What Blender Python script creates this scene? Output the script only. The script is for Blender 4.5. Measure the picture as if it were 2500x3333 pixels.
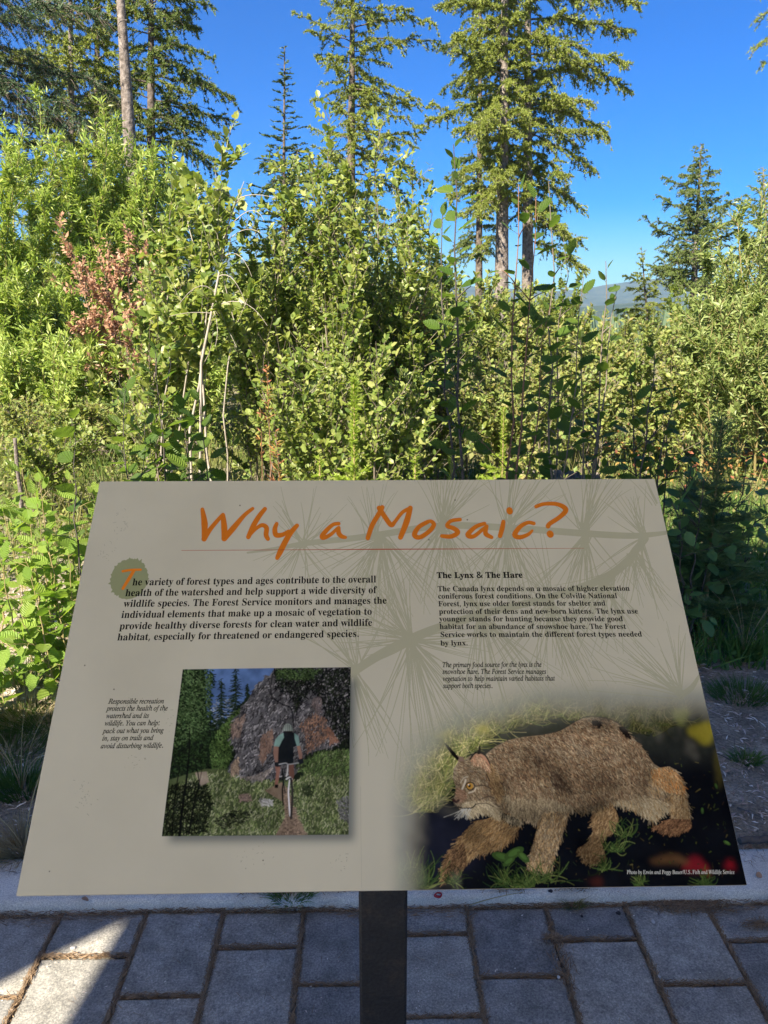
import bpy, math
import numpy as np
from mathutils import Vector, Matrix
rad = math.radians
for _o in list(bpy.data.objects): bpy.data.objects.remove(_o)

# ------------------------------------------------------------------ camera, sky, sun, exposure
scene = bpy.context.scene
CAM = np.array([-0.0176, 0.0, 1.5]); PITCH, YAW, ROLL, FPX = rad(14.494), rad(1.1665), rad(0.024), 2537.
cam = bpy.data.cameras.new('camera'); cam.sensor_fit = 'VERTICAL'; cam.sensor_height = 24.0
cam.lens = 24.0*FPX/3333.; cam.clip_start = 0.02; cam.clip_end = 12000
cam_ob = bpy.data.objects.new('camera', cam); scene.collection.objects.link(cam_ob)
cam_ob.location = CAM
cam_ob.rotation_euler = (rad(90)-PITCH, ROLL, -YAW)
scene.camera = cam_ob

SUN_EL, SUN_AZ = rad(42), rad(34)       # azimuth measured from straight behind the viewer towards the left
S = np.array([-math.sin(SUN_AZ)*math.cos(SUN_EL), -math.cos(SUN_AZ)*math.cos(SUN_EL), math.sin(SUN_EL)])
world = bpy.data.worlds.new('World'); scene.world = world; world.use_nodes = True
wn = world.node_tree.nodes; wl = world.node_tree.links
sky = wn.new('ShaderNodeTexSky'); sky.sky_type = 'NISHITA'; sky.sun_disc = False
sky.sun_elevation = SUN_EL; sky.sun_rotation = math.atan2(S[0], S[1])
sky.altitude = 900; sky.air_density = 1.0; sky.dust_density = 0.3; sky.ozone_density = 2.2
bg = wn['Background']; hs = wn.new('ShaderNodeHueSaturation'); hs.inputs['Saturation'].default_value = 2.0; wl.new(sky.outputs[0], hs.inputs['Color']); mt = wn.new('ShaderNodeMix'); mt.data_type = 'RGBA'; mt.blend_type = 'MULTIPLY'; mt.inputs[0].default_value = 1.0; mt.inputs[7].default_value = (.39, .66, .97, 1); wl.new(hs.outputs[0], mt.inputs[6]); wl.new(mt.outputs[2], bg.inputs[0]); bg.inputs[1].default_value = 0.05
sun = bpy.data.lights.new('sun', 'SUN'); sun.energy = 5.0; sun.angle = rad(0.53); sun.color = (1.0, .88, .71)
sun_ob = bpy.data.objects.new('sun', sun); scene.collection.objects.link(sun_ob)
sun_ob.rotation_euler = Vector(S).to_track_quat('Z', 'Y').to_euler()
vs = scene.view_settings
vs.view_transform = 'Standard'; vs.look = 'None'; vs.exposure = 1.85; vs.gamma = 1.0; vs.use_curve_mapping = False
scene.render.film_transparent = False
scene.cycles.max_bounces = 7; scene.cycles.diffuse_bounces = 4; scene.cycles.transmission_bounces = 5; scene.cycles.volume_bounces = 1
scene.cycles.transparent_max_bounces = 6; scene.cycles.use_denoising = True

# ------------------------------------------------------------------ helpers
COL = scene.collection
rng = np.random.default_rng(11)
_cp, _sp, _cy, _sy = math.cos(PITCH), math.sin(PITCH), math.cos(YAW), math.sin(YAW)
FW = np.array([_sy*_cp, _cy*_cp, -_sp]); RT = np.array([_cy, -_sy, 0.]); UP = np.cross(RT, FW)
def ray(px, py):
    return FW + RT*((px-1250.)/FPX) - UP*((py-1666.5)/FPX)
def at(px, py, Y):
    """the place seen at a photo pixel, Y metres in front of the viewer"""
    d = ray(px, py); return CAM + d*(Y-CAM[1])/d[1]
def gnd(px, py, z=0.):
    d = ray(px, py); return CAM + d*(z-CAM[2])/d[2]

def mesh(name, V, F, mat=None, parent=None, smooth=False, uv=None, link=True):
    V = np.asarray(V, np.float32).reshape(-1, 3)
    me = bpy.data.meshes.new(name)
    groups = F if isinstance(F, list) and not isinstance(F[0], tuple) else [F]
    groups = [np.asarray(g, np.int32) for g in groups if len(g)]
    nl = sum(g.size for g in groups); nf = sum(len(g) for g in groups)
    me.vertices.add(len(V)); me.vertices.foreach_set('co', V.ravel())
    me.loops.add(nl); me.polygons.add(nf)
    idx = np.concatenate([g.ravel() for g in groups])
    tot = np.concatenate([np.full(len(g), g.shape[1], np.int32) for g in groups])
    me.loops.foreach_set('vertex_index', idx)
    st = np.zeros(nf, np.int32); st[1:] = np.cumsum(tot)[:-1]
    me.polygons.foreach_set('loop_start', st)
    me.polygons.foreach_set('use_smooth', np.full(nf, bool(smooth)))
    if uv is not None:
        l = me.uv_layers.new(name='UVMap'); l.data.foreach_set('uv', np.asarray(uv, np.float32)[idx].ravel())
    me.update(calc_edges=True)
    if mat is not None: me.materials.append(mat)
    ob = bpy.data.objects.new(name, me)
    if link: COL.objects.link(ob)
    if parent is not None: ob.parent = parent
    return ob
def tag(o, label=None, cat=None, group=None, kind=None):
    if label: o['label'] = label
    if cat: o['category'] = cat
    if group: o['group'] = group
    if kind: o['kind'] = kind
    return o
def thing(name, label, cat, loc, group=None, rz=0.):
    o = bpy.data.objects.new(name, None); COL.objects.link(o); o.location = loc; o.rotation_euler = (0, 0, rz)
    o.empty_display_size = .05
    return tag(o, label, cat, group)
def copy_thing(src, loc, rz, sc, label):
    c = src.copy(); COL.objects.link(c); c.location = loc; c.rotation_euler = (0, 0, rz); c.scale = (sc, sc, sc); c['label'] = label
    for ch in src.children:
        d = ch.copy(); COL.objects.link(d); d.parent = c
    return c
def nrmz(v): return v/(np.linalg.norm(v, axis=-1, keepdims=True)+1e-9)

class Geo:
    """collects vertices and faces"""
    def __init__(s): s.V=[]; s.T=[]; s.Q=[]; s.n=0
    def add(s, V, T=None, Q=None):
        V=np.asarray(V,np.float32).reshape(-1,3)
        if T is not None and len(T): s.T.append(np.asarray(T,np.int32)+s.n)
        if Q is not None and len(Q): s.Q.append(np.asarray(Q,np.int32)+s.n)
        s.V.append(V); s.n+=len(V)
    def box(s, x0,x1,y0,y1,z0,z1):
        V=[(x,y,z) for x in (x0,x1) for y in (y0,y1) for z in (z0,z1)]
        s.add(V,Q=[(0,1,3,2),(4,6,7,5),(0,4,5,1),(2,3,7,6),(0,2,6,4),(1,5,7,3)])
    def build(s,name,mat,parent=None,smooth=False,kind=None):
        F=[]
        if s.T: F.append(np.vstack(s.T))
        if s.Q: F.append(np.vstack(s.Q))
        o=mesh(name,np.vstack(s.V),F,mat,parent,smooth)
        if kind: o['kind']=kind
        return o
def tubes(g, P, R, sides=3):
    """P (n,k,3) centre lines, R (n,k) radii"""
    P=np.asarray(P,float); R=np.asarray(R,float)
    if P.ndim==2: P=P[None]; R=R[None]
    n,k,_=P.shape
    T=nrmz(np.gradient(P,axis=1)); ref=np.array([.31,.92,.17]); a=nrmz(np.cross(T,ref)); b=np.cross(T,a)
    th=np.arange(sides)*2*math.pi/sides
    V=P[:,:,None]+R[:,:,None,None]*(a[:,:,None]*np.cos(th)[:,None]+b[:,:,None]*np.sin(th)[:,None])
    i=np.arange(n)[:,None,None]*k*sides; j=np.arange(k-1)[None,:,None]*sides; m=np.arange(sides)[None,None]
    m2=(m+1)%sides
    Q=np.stack([i+j+m,i+j+m2,i+j+sides+m2,i+j+sides+m],-1).reshape(-1,4)
    g.add(V,Q=Q)
def ribbons(g, P, R):
    """flat strips for the finest twigs"""
    n,k,_=P.shape; T=nrmz(np.gradient(P,axis=1)); a=nrmz(np.cross(T,np.array([.31,.92,.17])))
    V=np.stack([P-a*R[:,:,None],P+a*R[:,:,None]],2)
    i=np.arange(n)[:,None]*k*2; j=np.arange(k-1)[None]*2
    g.add(V,Q=np.stack([i+j,i+j+1,i+j+3,i+j+2],-1).reshape(-1,4))
LEAF4=(np.array([(0,0,0),(.42,.5,.05),(.42,-.5,.05),(1,0,-.06),(.45,0,-.02)]),np.array([(0,4,1),(0,2,4),(1,4,3),(2,3,4)]))
LEAF6=(np.array([(0,0,0),(.22,.40,.04),(.66,.42,.03),(1,0,-.08),(.66,-.42,.03),(.22,-.40,.04),(.5,0,-.03)]),np.array([(6,1,0),(6,2,1),(6,3,2),(6,4,3),(6,5,4),(6,0,5)]))
LEAF2=(np.array([(0,0,0),(.45,.5,.08),(.45,-.5,.08),(1,0,-.06)]),np.array([(0,3,1),(0,2,3)]))
NEEDLE=(np.array([(0,-.5,0),(0,.5,0),(1,0,0)]),np.array([(0,1,2)]))
def scatter(g, tpl, pos, d, nrm, L, W):
    tv,tf=tpl; pos=np.asarray(pos,float); n=len(pos)
    if n==0: return
    d=nrmz(d); s=nrmz(np.cross(nrm,d)); u=np.cross(d,s)
    L=np.broadcast_to(L,(n,))[:,None,None]; W=np.broadcast_to(W,(n,))[:,None,None]
    V=pos[:,None]+d[:,None]*tv[None,:,0:1]*L+s[:,None]*tv[None,:,1:2]*W+u[:,None]*tv[None,:,2:3]*L
    F=(tf[None]+np.arange(n)[:,None,None]*len(tv)).reshape(-1,tf.shape[1])
    g.add(V,T=F)
def rdir(n, r=None):
    r=r or rng; v=r.normal(size=(n,3)); return nrmz(v)
def bez(P0,P1,P2,k):
    t=np.linspace(0,1,k)[None,:,None]
    return P0[:,None]*(1-t)**2+2*P1[:,None]*t*(1-t)+P2[:,None]*t*t

# ------------------------------------------------------------------ materials (all procedural)
def newmat(name):
    m=bpy.data.materials.new(name); m.use_nodes=True; nt=m.node_tree; nt.nodes.clear()
    out=nt.nodes.new('ShaderNodeOutputMaterial'); return m,nt,out
def ramp(nt,fac,cols,pos=None):
    r=nt.nodes.new('ShaderNodeValToRGB'); e=r.color_ramp.elements
    pos=pos or [i/(len(cols)-1) for i in range(len(cols))]
    while len(e)<len(cols): e.new(.5)
    for i,(c,p) in enumerate(zip(cols,pos)): e[i].position=p; e[i].color=(*c,1)
    nt.links.new(fac,r.inputs[0]); return r.outputs[0]
def noise(nt,scale,detail=4,rough=.55,vec=None,dist=0.):
    n=nt.nodes.new('ShaderNodeTexNoise'); n.inputs['Scale'].default_value=scale; n.inputs['Detail'].default_value=detail; n.inputs['Roughness'].default_value=rough; n.inputs['Distortion'].default_value=dist
    if vec is None:
        tc=nt.nodes.new('ShaderNodeNewGeometry'); vec=tc.outputs['Position']
    nt.links.new(vec,n.inputs['Vector']); return n.outputs['Fac']
def mixc(nt,f,a,b,mode='MIX'):
    m=nt.nodes.new('ShaderNodeMix'); m.data_type='RGBA'; m.blend_type=mode
    if isinstance(f,(int,float)): m.inputs[0].default_value=f
    else: nt.links.new(f,m.inputs[0])
    for i,v in ((6,a),(7,b)):
        if isinstance(v,tuple): m.inputs[i].default_value=(*v,1)
        else: nt.links.new(v,m.inputs[i])
    return m.outputs[2]
def bump(nt,h,strength,dist=.01,normal=None):
    b=nt.nodes.new('ShaderNodeBump'); b.inputs['Strength'].default_value=strength; b.inputs['Distance'].default_value=dist
    nt.links.new(h,b.inputs['Height'])
    if normal is not None: nt.links.new(normal,b.inputs['Normal'])
    return b.outputs[0]
def surf(name, cols, scale=6., rough=.85, bs=.4, bd=.01, detail=5, spec=.3, scale2=None, cols2=None, pos=None):
    m,nt,out=newmat(name); p=nt.nodes.new('ShaderNodeBsdfPrincipled'); nt.links.new(p.outputs[0],out.inputs[0])
    f=noise(nt,scale,detail); c=ramp(nt,f,cols,pos or [.3+.4*i/(len(cols)-1) for i in range(len(cols))])
    h=f
    if scale2:
        f2=noise(nt,scale2,3); c2=ramp(nt,f2,cols2,[.35,.65]); c=mixc(nt,1.,c,c2,'MULTIPLY'); h=f2
    nt.links.new(c,p.inputs['Base Color']); p.inputs['Roughness'].default_value=rough; p.inputs['Specular IOR Level'].default_value=spec
    if bs: nt.links.new(bump(nt,h,bs,bd),p.inputs['Normal'])
    return m
def leafmat(name, cols, trans=.38, rough=.5, gloss=.2, patch=None, tboost=(1.25,1.25,.7), veins=False):
    m,nt,out=newmat(name); g=nt.nodes.new('ShaderNodeNewGeometry'); oi=nt.nodes.new('ShaderNodeObjectInfo')
    f=g.outputs['Random Per Island']
    if veins:
        f=oi.outputs['Random']
    c=ramp(nt,f,cols)
    if patch:
        n=noise(nt,patch[1],2); c=mixc(nt,ramp(nt,n,[(0,0,0),(1,1,1)],[.42,.62]),c,patch[0])
    d=nt.nodes.new('ShaderNodeBsdfPrincipled'); d.inputs['Roughness'].default_value=rough; d.inputs['Specular IOR Level'].default_value=gloss
    t=nt.nodes.new('ShaderNodeBsdfTranslucent'); mx=nt.nodes.new('ShaderNodeMixShader'); mx.inputs[0].default_value=trans
    if veins:
        uv=nt.nodes.new('ShaderNodeUVMap'); sp=nt.nodes.new('ShaderNodeSeparateXYZ'); nt.links.new(uv.outputs[0],sp.inputs[0])
        ab=nt.nodes.new('ShaderNodeMath'); ab.operation='ABSOLUTE'; nt.links.new(sp.outputs[1],ab.inputs[0])
        mu=nt.nodes.new('ShaderNodeMath'); mu.operation='MULTIPLY_ADD'; mu.inputs[1].default_value=-.55; nt.links.new(ab.outputs[0],mu.inputs[0]); nt.links.new(sp.outputs[0],mu.inputs[2])
        sn=nt.nodes.new('ShaderNodeMath'); sn.operation='MULTIPLY'; sn.inputs[1].default_value=62.; nt.links.new(mu.outputs[0],sn.inputs[0])
        si=nt.nodes.new('ShaderNodeMath'); si.operation='SINE'; nt.links.new(sn.outputs[0],si.inputs[0])
        mr=nt.nodes.new('ShaderNodeMapRange'); mr.inputs[1].default_value=-1; mr.inputs[2].default_value=1; nt.links.new(si.outputs[0],mr.inputs[0])
        nt.links.new(bump(nt,mr.outputs[0],.9,.003),d.inputs['Normal'])
        c=mixc(nt,.35,c,mixc(nt,1.,c,ramp(nt,mr.outputs[0],[(1.5,1.5,1.3),(.9,.9,.9)],[.0,.25]),'MULTIPLY'))
    nt.links.new(c,d.inputs['Base Color'])
    tc=mixc(nt,1.,c,tboost,'MULTIPLY'); nt.links.new(tc,t.inputs[0])
    nt.links.new(d.outputs[0],mx.inputs[1]); nt.links.new(t.outputs[0],mx.inputs[2]); nt.links.new(mx.outputs[0],out.inputs[0])
    return m
M={}
M['willow']=leafmat('willow_leaf',[(0.172,0.266,0.055),(0.270,0.373,0.077),(0.365,0.441,0.110),(0.231,0.334,0.069),(0.461,0.512,0.187)],.36,rough=.4,gloss=.4)
M['willow_olive']=leafmat('olive_willow_leaf',[(0.133,0.192,0.050),(0.213,0.279,0.082),(0.293,0.353,0.126),(0.173,0.221,0.062)],.42,rough=.4,gloss=.4)
M['alder']=leafmat('alder_leaf',[(.09,.15,.03),(.155,.225,.045),(.21,.27,.06),(.28,.33,.08),(.125,.19,.04),(.33,.35,.11),(.18,.24,.055)],.45,rough=.42,gloss=.4)
M['yellowing']=leafmat('yellowing_leaf',[(0.150,0.225,0.059),(0.231,0.300,0.083),(0.301,0.337,0.095),(0.201,0.262,0.071),(0.321,0.274,0.107),(0.150,0.225,0.059)],.45,gloss=.3)
M['dead']=leafmat('dead_leaf',[(.36,.20,.125),(.47,.29,.19),(.28,.15,.095),(.54,.38,.27)],.3,rough=.8,gloss=.1,tboost=(1.05,.95,.8))
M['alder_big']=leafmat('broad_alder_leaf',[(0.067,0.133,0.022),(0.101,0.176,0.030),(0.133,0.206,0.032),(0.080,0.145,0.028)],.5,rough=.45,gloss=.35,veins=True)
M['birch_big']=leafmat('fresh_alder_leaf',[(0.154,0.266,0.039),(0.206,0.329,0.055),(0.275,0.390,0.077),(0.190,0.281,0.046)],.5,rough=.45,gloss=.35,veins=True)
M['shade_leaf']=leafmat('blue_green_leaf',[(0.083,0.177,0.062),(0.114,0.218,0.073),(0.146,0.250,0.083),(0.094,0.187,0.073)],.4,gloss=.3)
M['larch']=leafmat('larch_needle',[(0.128,0.175,0.048),(0.204,0.256,0.052),(0.280,0.323,0.065),(0.166,0.215,0.048),(0.332,0.364,0.094)],.35,gloss=.2)
M['larch_dark']=leafmat('dark_larch_needle',[(0.077,0.125,0.045),(0.121,0.174,0.051),(0.176,0.222,0.056),(0.098,0.142,0.045)],.3,gloss=.2)
M['fir']=leafmat('fir_needle',[(0.051,0.094,0.051),(0.072,0.123,0.058),(0.109,0.159,0.072)],.2,gloss=.3)
M['young_fir']=leafmat('young_fir_needle',[(.26,.36,.05),(.32,.42,.06),(.2,.3,.045)],.45,gloss=.2)
M['pine']=leafmat('pine_needle',[(0.070,0.126,0.049),(0.105,0.168,0.063),(0.126,0.182,0.070)],.25,gloss=.3)
M['grass']=leafmat('meadow_grass',[(.12,.16,.04),(.2,.22,.07),(.28,.27,.11),(.10,.15,.035),(.32,.26,.12)],.4,gloss=.2,patch=((.09,.15,.035),.9))
M['grass_green']=leafmat('green_grass',[(0.072,0.156,0.036),(0.108,0.204,0.048),(0.144,0.228,0.060)],.4,gloss=.2)
M['grass_dry']=leafmat('dry_grass',[(.34,.28,.16),(.42,.36,.22),(.25,.21,.12)],.3,gloss=.2)
M['red_leaf']=leafmat('red_leaf',[(.35,.05,.03),(.42,.12,.05)],.3,gloss=.2)
M['fireweed']=leafmat('fireweed_leaf',[(.38,.12,.09),(.45,.30,.08),(.30,.10,.08),(.34,.30,.07)],.4,gloss=.2)
M['litter']=leafmat('needle_litter',[(0.150,0.099,0.057),(0.226,0.154,0.089),(0.301,0.220,0.140),(0.094,0.066,0.045)],.0,rough=.8,gloss=.15)
M['chips']=leafmat('wood_chips',[(0.585,0.498,0.439),(0.351,0.278,0.234),(0.800,0.789,0.702),(0.468,0.351,0.293),(0.234,0.190,0.161)],.0,rough=.85,gloss=.15)
M['bark']=surf('pine_bark',[(0.061,0.050,0.041),(0.154,0.132,0.115),(0.253,0.224,0.202)],14,.9,1.,.03,6)
M['bark_dark']=surf('larch_bark',[(.05,.04,.035),(.11,.09,.075),(.17,.14,.12)],12,.9,.9,.03,6)
M['stem']=surf('alder_stem',[(.12,.10,.08),(.2,.17,.13)],40,.7,.2,.003)
M['stem_pale']=surf('pale_stem',[(.24,.21,.17),(.36,.33,.28)],30,.7,.2,.003)
M['stem_green']=surf('green_stem',[(.2,.17,.07),(.27,.22,.1)],30,.6,.1,.003)
M['stem_red']=surf('red_stem',[(.16,.08,.05),(.22,.12,.07)],30,.6,.1,.003)
M['stem_dark']=surf('dark_stem',[(.05,.045,.04),(.09,.08,.07)],40,.7,.2,.003)

HAZE=True
# ------------------------------------------------------------------ letter outlines for the printed text
def load_glyphs(s):
    i=0; out={}
    while i<len(s):
        st,ch,adv,n=s[i:i+4]; i+=4; P=[]
        for _ in range(n):
            m=s[i]; i+=1; P.append(np.array(s[i:i+2*m],float).reshape(-1,2)); i+=2*m
        out['bip'[st]+chr(ch)]=(adv,P)
    return out
GLYPH=load_glyphs([
    0,67,468,1,
    38,257,-11,193,-3,137,20,91,56,56,104,34,162,26,228,34,294,56,351,92,399,139,435,195,458,259,465,309,459,367,440,388,435,408,443,419,465,437,465,437,308,420,308,392,364,356,407,313,434,265,443,198,419,157,347,144,226,159,114,203,46,278,24,318,29,358,45,395,71,428,106,447,89,395,33,332,0,
    0,70,404,1,
    47,15,0,15,17,45,23,62,34,72,53,75,84,75,375,71,405,61,423,43,433,14,439,14,455,394,455,394,320,377,320,369,357,355,385,336,406,310,420,275,428,230,431,200,429,191,427,186,421,182,398,182,247,190,247,229,253,256,270,274,301,284,347,302,347,302,118,285,118,274,168,257,200,229,218,189,224,182,224,182,81,183,59,188,43,196,31,210,24,229,19,257,17,257,0,
    0,72,523,1,
    53,15,0,15,17,45,22,62,32,72,50,75,81,75,379,71,406,62,424,44,434,16,439,16,455,242,455,242,439,204,432,193,425,187,415,183,400,182,379,182,251,342,251,342,379,337,415,331,425,320,432,282,439,282,455,507,455,507,439,478,434,461,424,452,407,449,379,449,81,452,52,461,33,478,22,507,17,507,0,282,0,282,17,311,21,329,31,339,49,342,81,342,221,182,221,182,81,185,50,194,32,212,22,242,17,242,0,
    0,76,426,1,
    33,15,0,15,17,45,22,62,32,72,50,75,81,75,379,71,407,62,425,44,434,16,439,16,455,250,455,250,439,226,437,208,434,196,427,188,416,183,401,182,379,182,83,185,47,191,37,200,31,234,28,278,31,315,40,345,56,370,80,391,112,409,154,427,154,402,0,
    0,78,494,1,
    36,403,-11,107,350,107,79,110,49,119,31,136,21,167,17,167,0,18,0,18,17,39,19,54,23,65,30,71,41,75,57,76,79,76,388,36,433,18,439,18,455,156,455,391,169,391,377,390,399,386,414,379,425,369,431,331,439,331,455,480,455,480,439,450,434,433,425,425,407,422,377,422,-11,
    0,79,525,2,
    32,261,-11,213,-6,169,7,129,29,94,58,66,93,45,134,32,179,28,228,32,276,45,321,66,362,95,397,130,426,170,448,216,462,265,466,313,462,357,448,397,427,431,399,459,364,481,323,494,277,498,228,494,179,481,134,459,93,430,58,395,29,355,7,310,-6,
    16,265,12,328,36,367,108,379,228,371,321,348,389,324,419,294,437,260,443,196,419,158,347,145,228,153,135,177,67,201,37,230,18,
    0,83,390,1,
    68,43,-11,43,158,62,158,83,94,111,50,149,24,197,15,231,20,257,36,273,60,279,89,273,117,255,140,225,160,163,191,112,221,77,253,56,289,50,332,54,370,67,403,88,429,115,449,148,462,185,466,229,461,282,448,291,446,300,445,313,450,320,466,339,466,339,319,322,319,310,354,293,385,272,410,248,429,222,441,194,445,163,440,140,426,125,406,120,380,124,356,137,336,159,319,189,303,253,273,290,253,317,233,337,211,350,188,357,162,359,133,354,93,339,58,314,29,281,8,240,-6,192,-10,158,-8,126,1,98,9,85,12,75,11,69,7,61,-11,
    0,84,423,1,
    27,92,0,92,17,123,21,142,31,152,50,156,81,156,433,149,433,102,426,65,403,41,367,29,318,11,318,11,455,410,455,410,317,394,317,375,382,333,420,269,433,263,433,263,81,267,49,276,30,296,21,328,17,328,0,
    0,97,344,2,
    51,255,-10,226,-5,208,10,200,35,168,11,133,-4,95,-9,64,-4,40,11,25,34,20,63,25,91,39,115,63,136,119,164,199,190,199,241,196,266,187,282,171,292,148,296,115,290,104,274,113,257,121,243,123,231,120,215,110,202,95,194,77,191,59,194,45,203,36,218,33,236,37,259,49,278,69,295,95,308,126,316,162,318,223,312,263,292,285,259,293,210,293,62,295,40,298,36,304,34,320,42,329,28,294,-1,
    10,151,34,174,41,187,50,199,63,199,169,154,151,127,123,118,84,122,56,133,39,
    0,98,361,2,
    26,43,-11,43,388,41,414,37,428,26,436,8,439,8,455,138,455,138,279,175,308,221,318,254,313,284,299,308,276,326,245,338,208,342,166,337,118,323,75,300,40,270,13,233,-4,192,-10,148,-1,105,28,53,-11,
    16,183,14,213,23,232,49,242,95,245,160,242,213,231,251,212,273,184,280,169,277,155,270,144,257,138,242,138,69,143,38,158,20,
    0,99,293,1,
    40,156,-10,119,-5,87,11,59,35,38,68,24,106,19,150,25,196,40,237,64,271,96,297,133,313,175,319,218,314,250,298,271,275,277,245,275,228,266,215,253,207,236,204,214,209,201,225,196,251,197,261,197,271,190,290,169,297,138,285,118,248,112,187,118,123,137,76,166,48,204,38,239,47,271,72,285,60,248,21,205,-2,
    0,100,370,2,
    33,140,-10,107,-5,78,10,53,35,35,66,23,104,19,147,24,196,36,237,55,272,81,297,112,313,146,318,189,309,223,280,223,401,220,419,212,430,198,437,176,439,176,455,319,455,319,75,320,54,325,41,335,32,353,28,353,11,294,6,223,-10,223,39,201,12,173,-5,
    17,171,28,187,31,202,41,215,56,223,76,223,242,217,257,206,270,191,278,174,281,147,273,130,250,121,210,118,153,120,98,130,58,146,36,
    0,101,301,2,
    27,154,-10,117,-5,85,10,58,35,37,69,24,109,19,157,24,201,38,240,59,273,87,298,120,313,157,318,209,309,249,280,274,234,283,173,283,166,117,166,127,97,154,56,199,42,237,53,270,86,285,73,248,27,205,-1,
    10,116,192,201,192,201,215,199,252,193,277,181,292,161,297,136,286,121,255,116,203,
    0,102,214,1,
    46,15,0,15,16,40,22,50,35,52,73,52,277,16,277,16,310,52,310,52,353,60,400,85,436,123,457,174,465,212,460,240,446,257,425,263,400,260,381,252,367,239,358,224,355,208,358,195,365,187,376,185,391,187,405,193,420,196,426,197,433,193,441,180,443,163,440,153,430,149,413,148,390,148,310,203,310,203,277,148,277,148,65,150,40,158,26,173,18,199,16,199,0,
    0,103,327,3,
    55,146,-140,89,-136,48,-122,22,-100,14,-75,20,-54,38,-38,69,-26,35,-1,24,30,28,54,42,74,67,92,102,110,58,135,31,169,22,212,27,242,40,268,60,289,88,305,120,315,157,318,196,315,233,304,317,304,317,268,268,268,286,237,291,203,288,176,276,151,258,131,234,116,205,106,172,103,157,103,142,104,126,102,112,94,104,84,101,71,111,55,141,49,175,49,223,47,259,40,285,29,303,13,312,-9,316,-37,311,-67,296,-92,272,-113,219,-133,
    16,157,124,178,130,190,146,197,173,199,211,197,249,190,276,178,292,157,297,137,292,124,276,117,249,114,211,117,173,124,146,137,130,
    14,161,-116,218,-111,252,-94,263,-66,260,-51,249,-41,231,-36,205,-34,97,-34,79,-52,73,-73,79,-89,95,-103,122,-113,
    0,104,381,1,
    45,18,0,18,16,35,19,45,26,51,37,52,56,52,399,51,417,46,429,36,437,19,440,19,455,148,455,148,267,175,295,207,313,243,318,292,306,321,271,330,212,330,56,332,38,337,26,347,19,363,16,363,0,202,0,202,16,207,16,223,21,232,34,235,56,235,217,234,241,229,258,219,268,203,271,173,262,148,235,148,56,149,38,154,26,164,19,180,16,180,0,
    0,105,198,2,
    16,101,362,81,366,65,376,54,393,50,412,54,432,65,449,81,460,101,463,120,460,137,449,147,432,151,412,147,393,136,376,120,366,
    19,18,0,18,16,35,19,45,26,51,37,52,56,52,252,51,272,47,285,37,291,20,293,21,310,148,310,148,56,150,38,154,26,164,19,180,16,180,0,
    0,107,359,1,
    44,17,0,17,16,35,19,45,26,51,38,52,56,52,398,51,417,47,429,38,436,20,439,21,455,148,455,148,169,227,248,240,264,244,278,235,290,209,293,206,293,206,310,345,310,345,293,308,284,275,260,222,209,346,34,360,21,376,16,376,0,211,0,211,16,217,16,234,20,239,32,232,49,163,147,148,134,148,56,149,38,154,26,164,19,180,16,180,0,
    0,108,199,1,
    19,18,0,18,16,35,19,45,26,51,37,52,56,52,398,51,417,47,429,38,436,20,439,20,455,148,455,148,56,150,38,154,26,164,19,180,16,180,0,
    0,109,554,1,
    70,18,0,18,16,35,19,45,26,51,37,52,56,52,253,51,271,46,284,36,291,19,294,19,310,146,310,146,265,173,294,204,312,237,318,277,312,305,293,320,261,348,293,381,312,418,318,465,306,494,271,504,212,504,56,505,38,510,26,520,19,536,16,536,0,377,0,377,16,393,19,403,26,408,38,410,56,410,217,408,241,404,258,394,268,377,271,349,263,324,237,324,56,326,38,331,26,340,19,356,16,356,0,199,0,199,16,215,19,225,26,230,38,232,56,232,217,230,241,226,258,216,268,199,271,170,262,146,235,146,56,148,38,152,27,162,19,177,16,177,0,
    0,110,381,1,
    45,18,0,18,16,35,19,45,26,51,37,52,56,52,253,51,271,46,284,36,291,19,294,19,310,148,310,148,267,175,296,207,313,243,318,292,306,321,271,330,212,330,56,332,38,337,26,347,19,363,16,363,0,202,0,202,16,207,16,223,21,232,34,235,56,235,217,234,241,229,258,219,268,203,271,173,262,148,235,148,56,149,38,154,26,164,19,180,16,180,0,
    0,111,336,2,
    24,169,-10,127,-5,90,11,60,37,38,70,24,110,19,154,24,199,38,239,60,272,90,297,127,313,168,318,209,313,245,298,275,273,298,240,312,200,317,154,312,108,298,69,275,36,245,11,210,-5,
    18,169,11,193,18,209,39,214,56,217,81,220,154,217,227,208,271,192,292,169,299,144,292,128,271,120,227,117,154,120,82,123,56,128,39,144,18,
    0,112,371,2,
    39,17,-139,17,-124,31,-122,40,-117,47,-110,50,-101,52,-64,52,243,51,269,46,283,37,291,19,295,19,310,143,310,143,263,166,294,195,313,230,319,264,314,293,298,317,274,335,241,346,203,350,160,346,113,334,72,316,38,291,12,261,-5,227,-10,196,-5,170,9,148,32,148,-58,152,-99,158,-110,167,-118,197,-123,197,-139,
    13,195,28,222,36,239,59,249,99,253,154,250,208,241,248,225,270,199,278,171,267,148,235,148,69,167,38,
    0,114,287,1,
    41,18,0,18,16,35,19,45,26,51,37,52,56,52,252,51,273,46,285,37,291,20,293,21,310,146,310,146,252,165,280,187,301,210,314,233,318,258,315,275,304,286,287,289,266,287,248,278,234,265,225,248,222,233,224,222,231,207,250,199,257,189,260,175,255,162,241,152,220,149,192,149,56,152,37,159,25,173,19,197,16,197,0,
    0,115,288,1,
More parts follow.
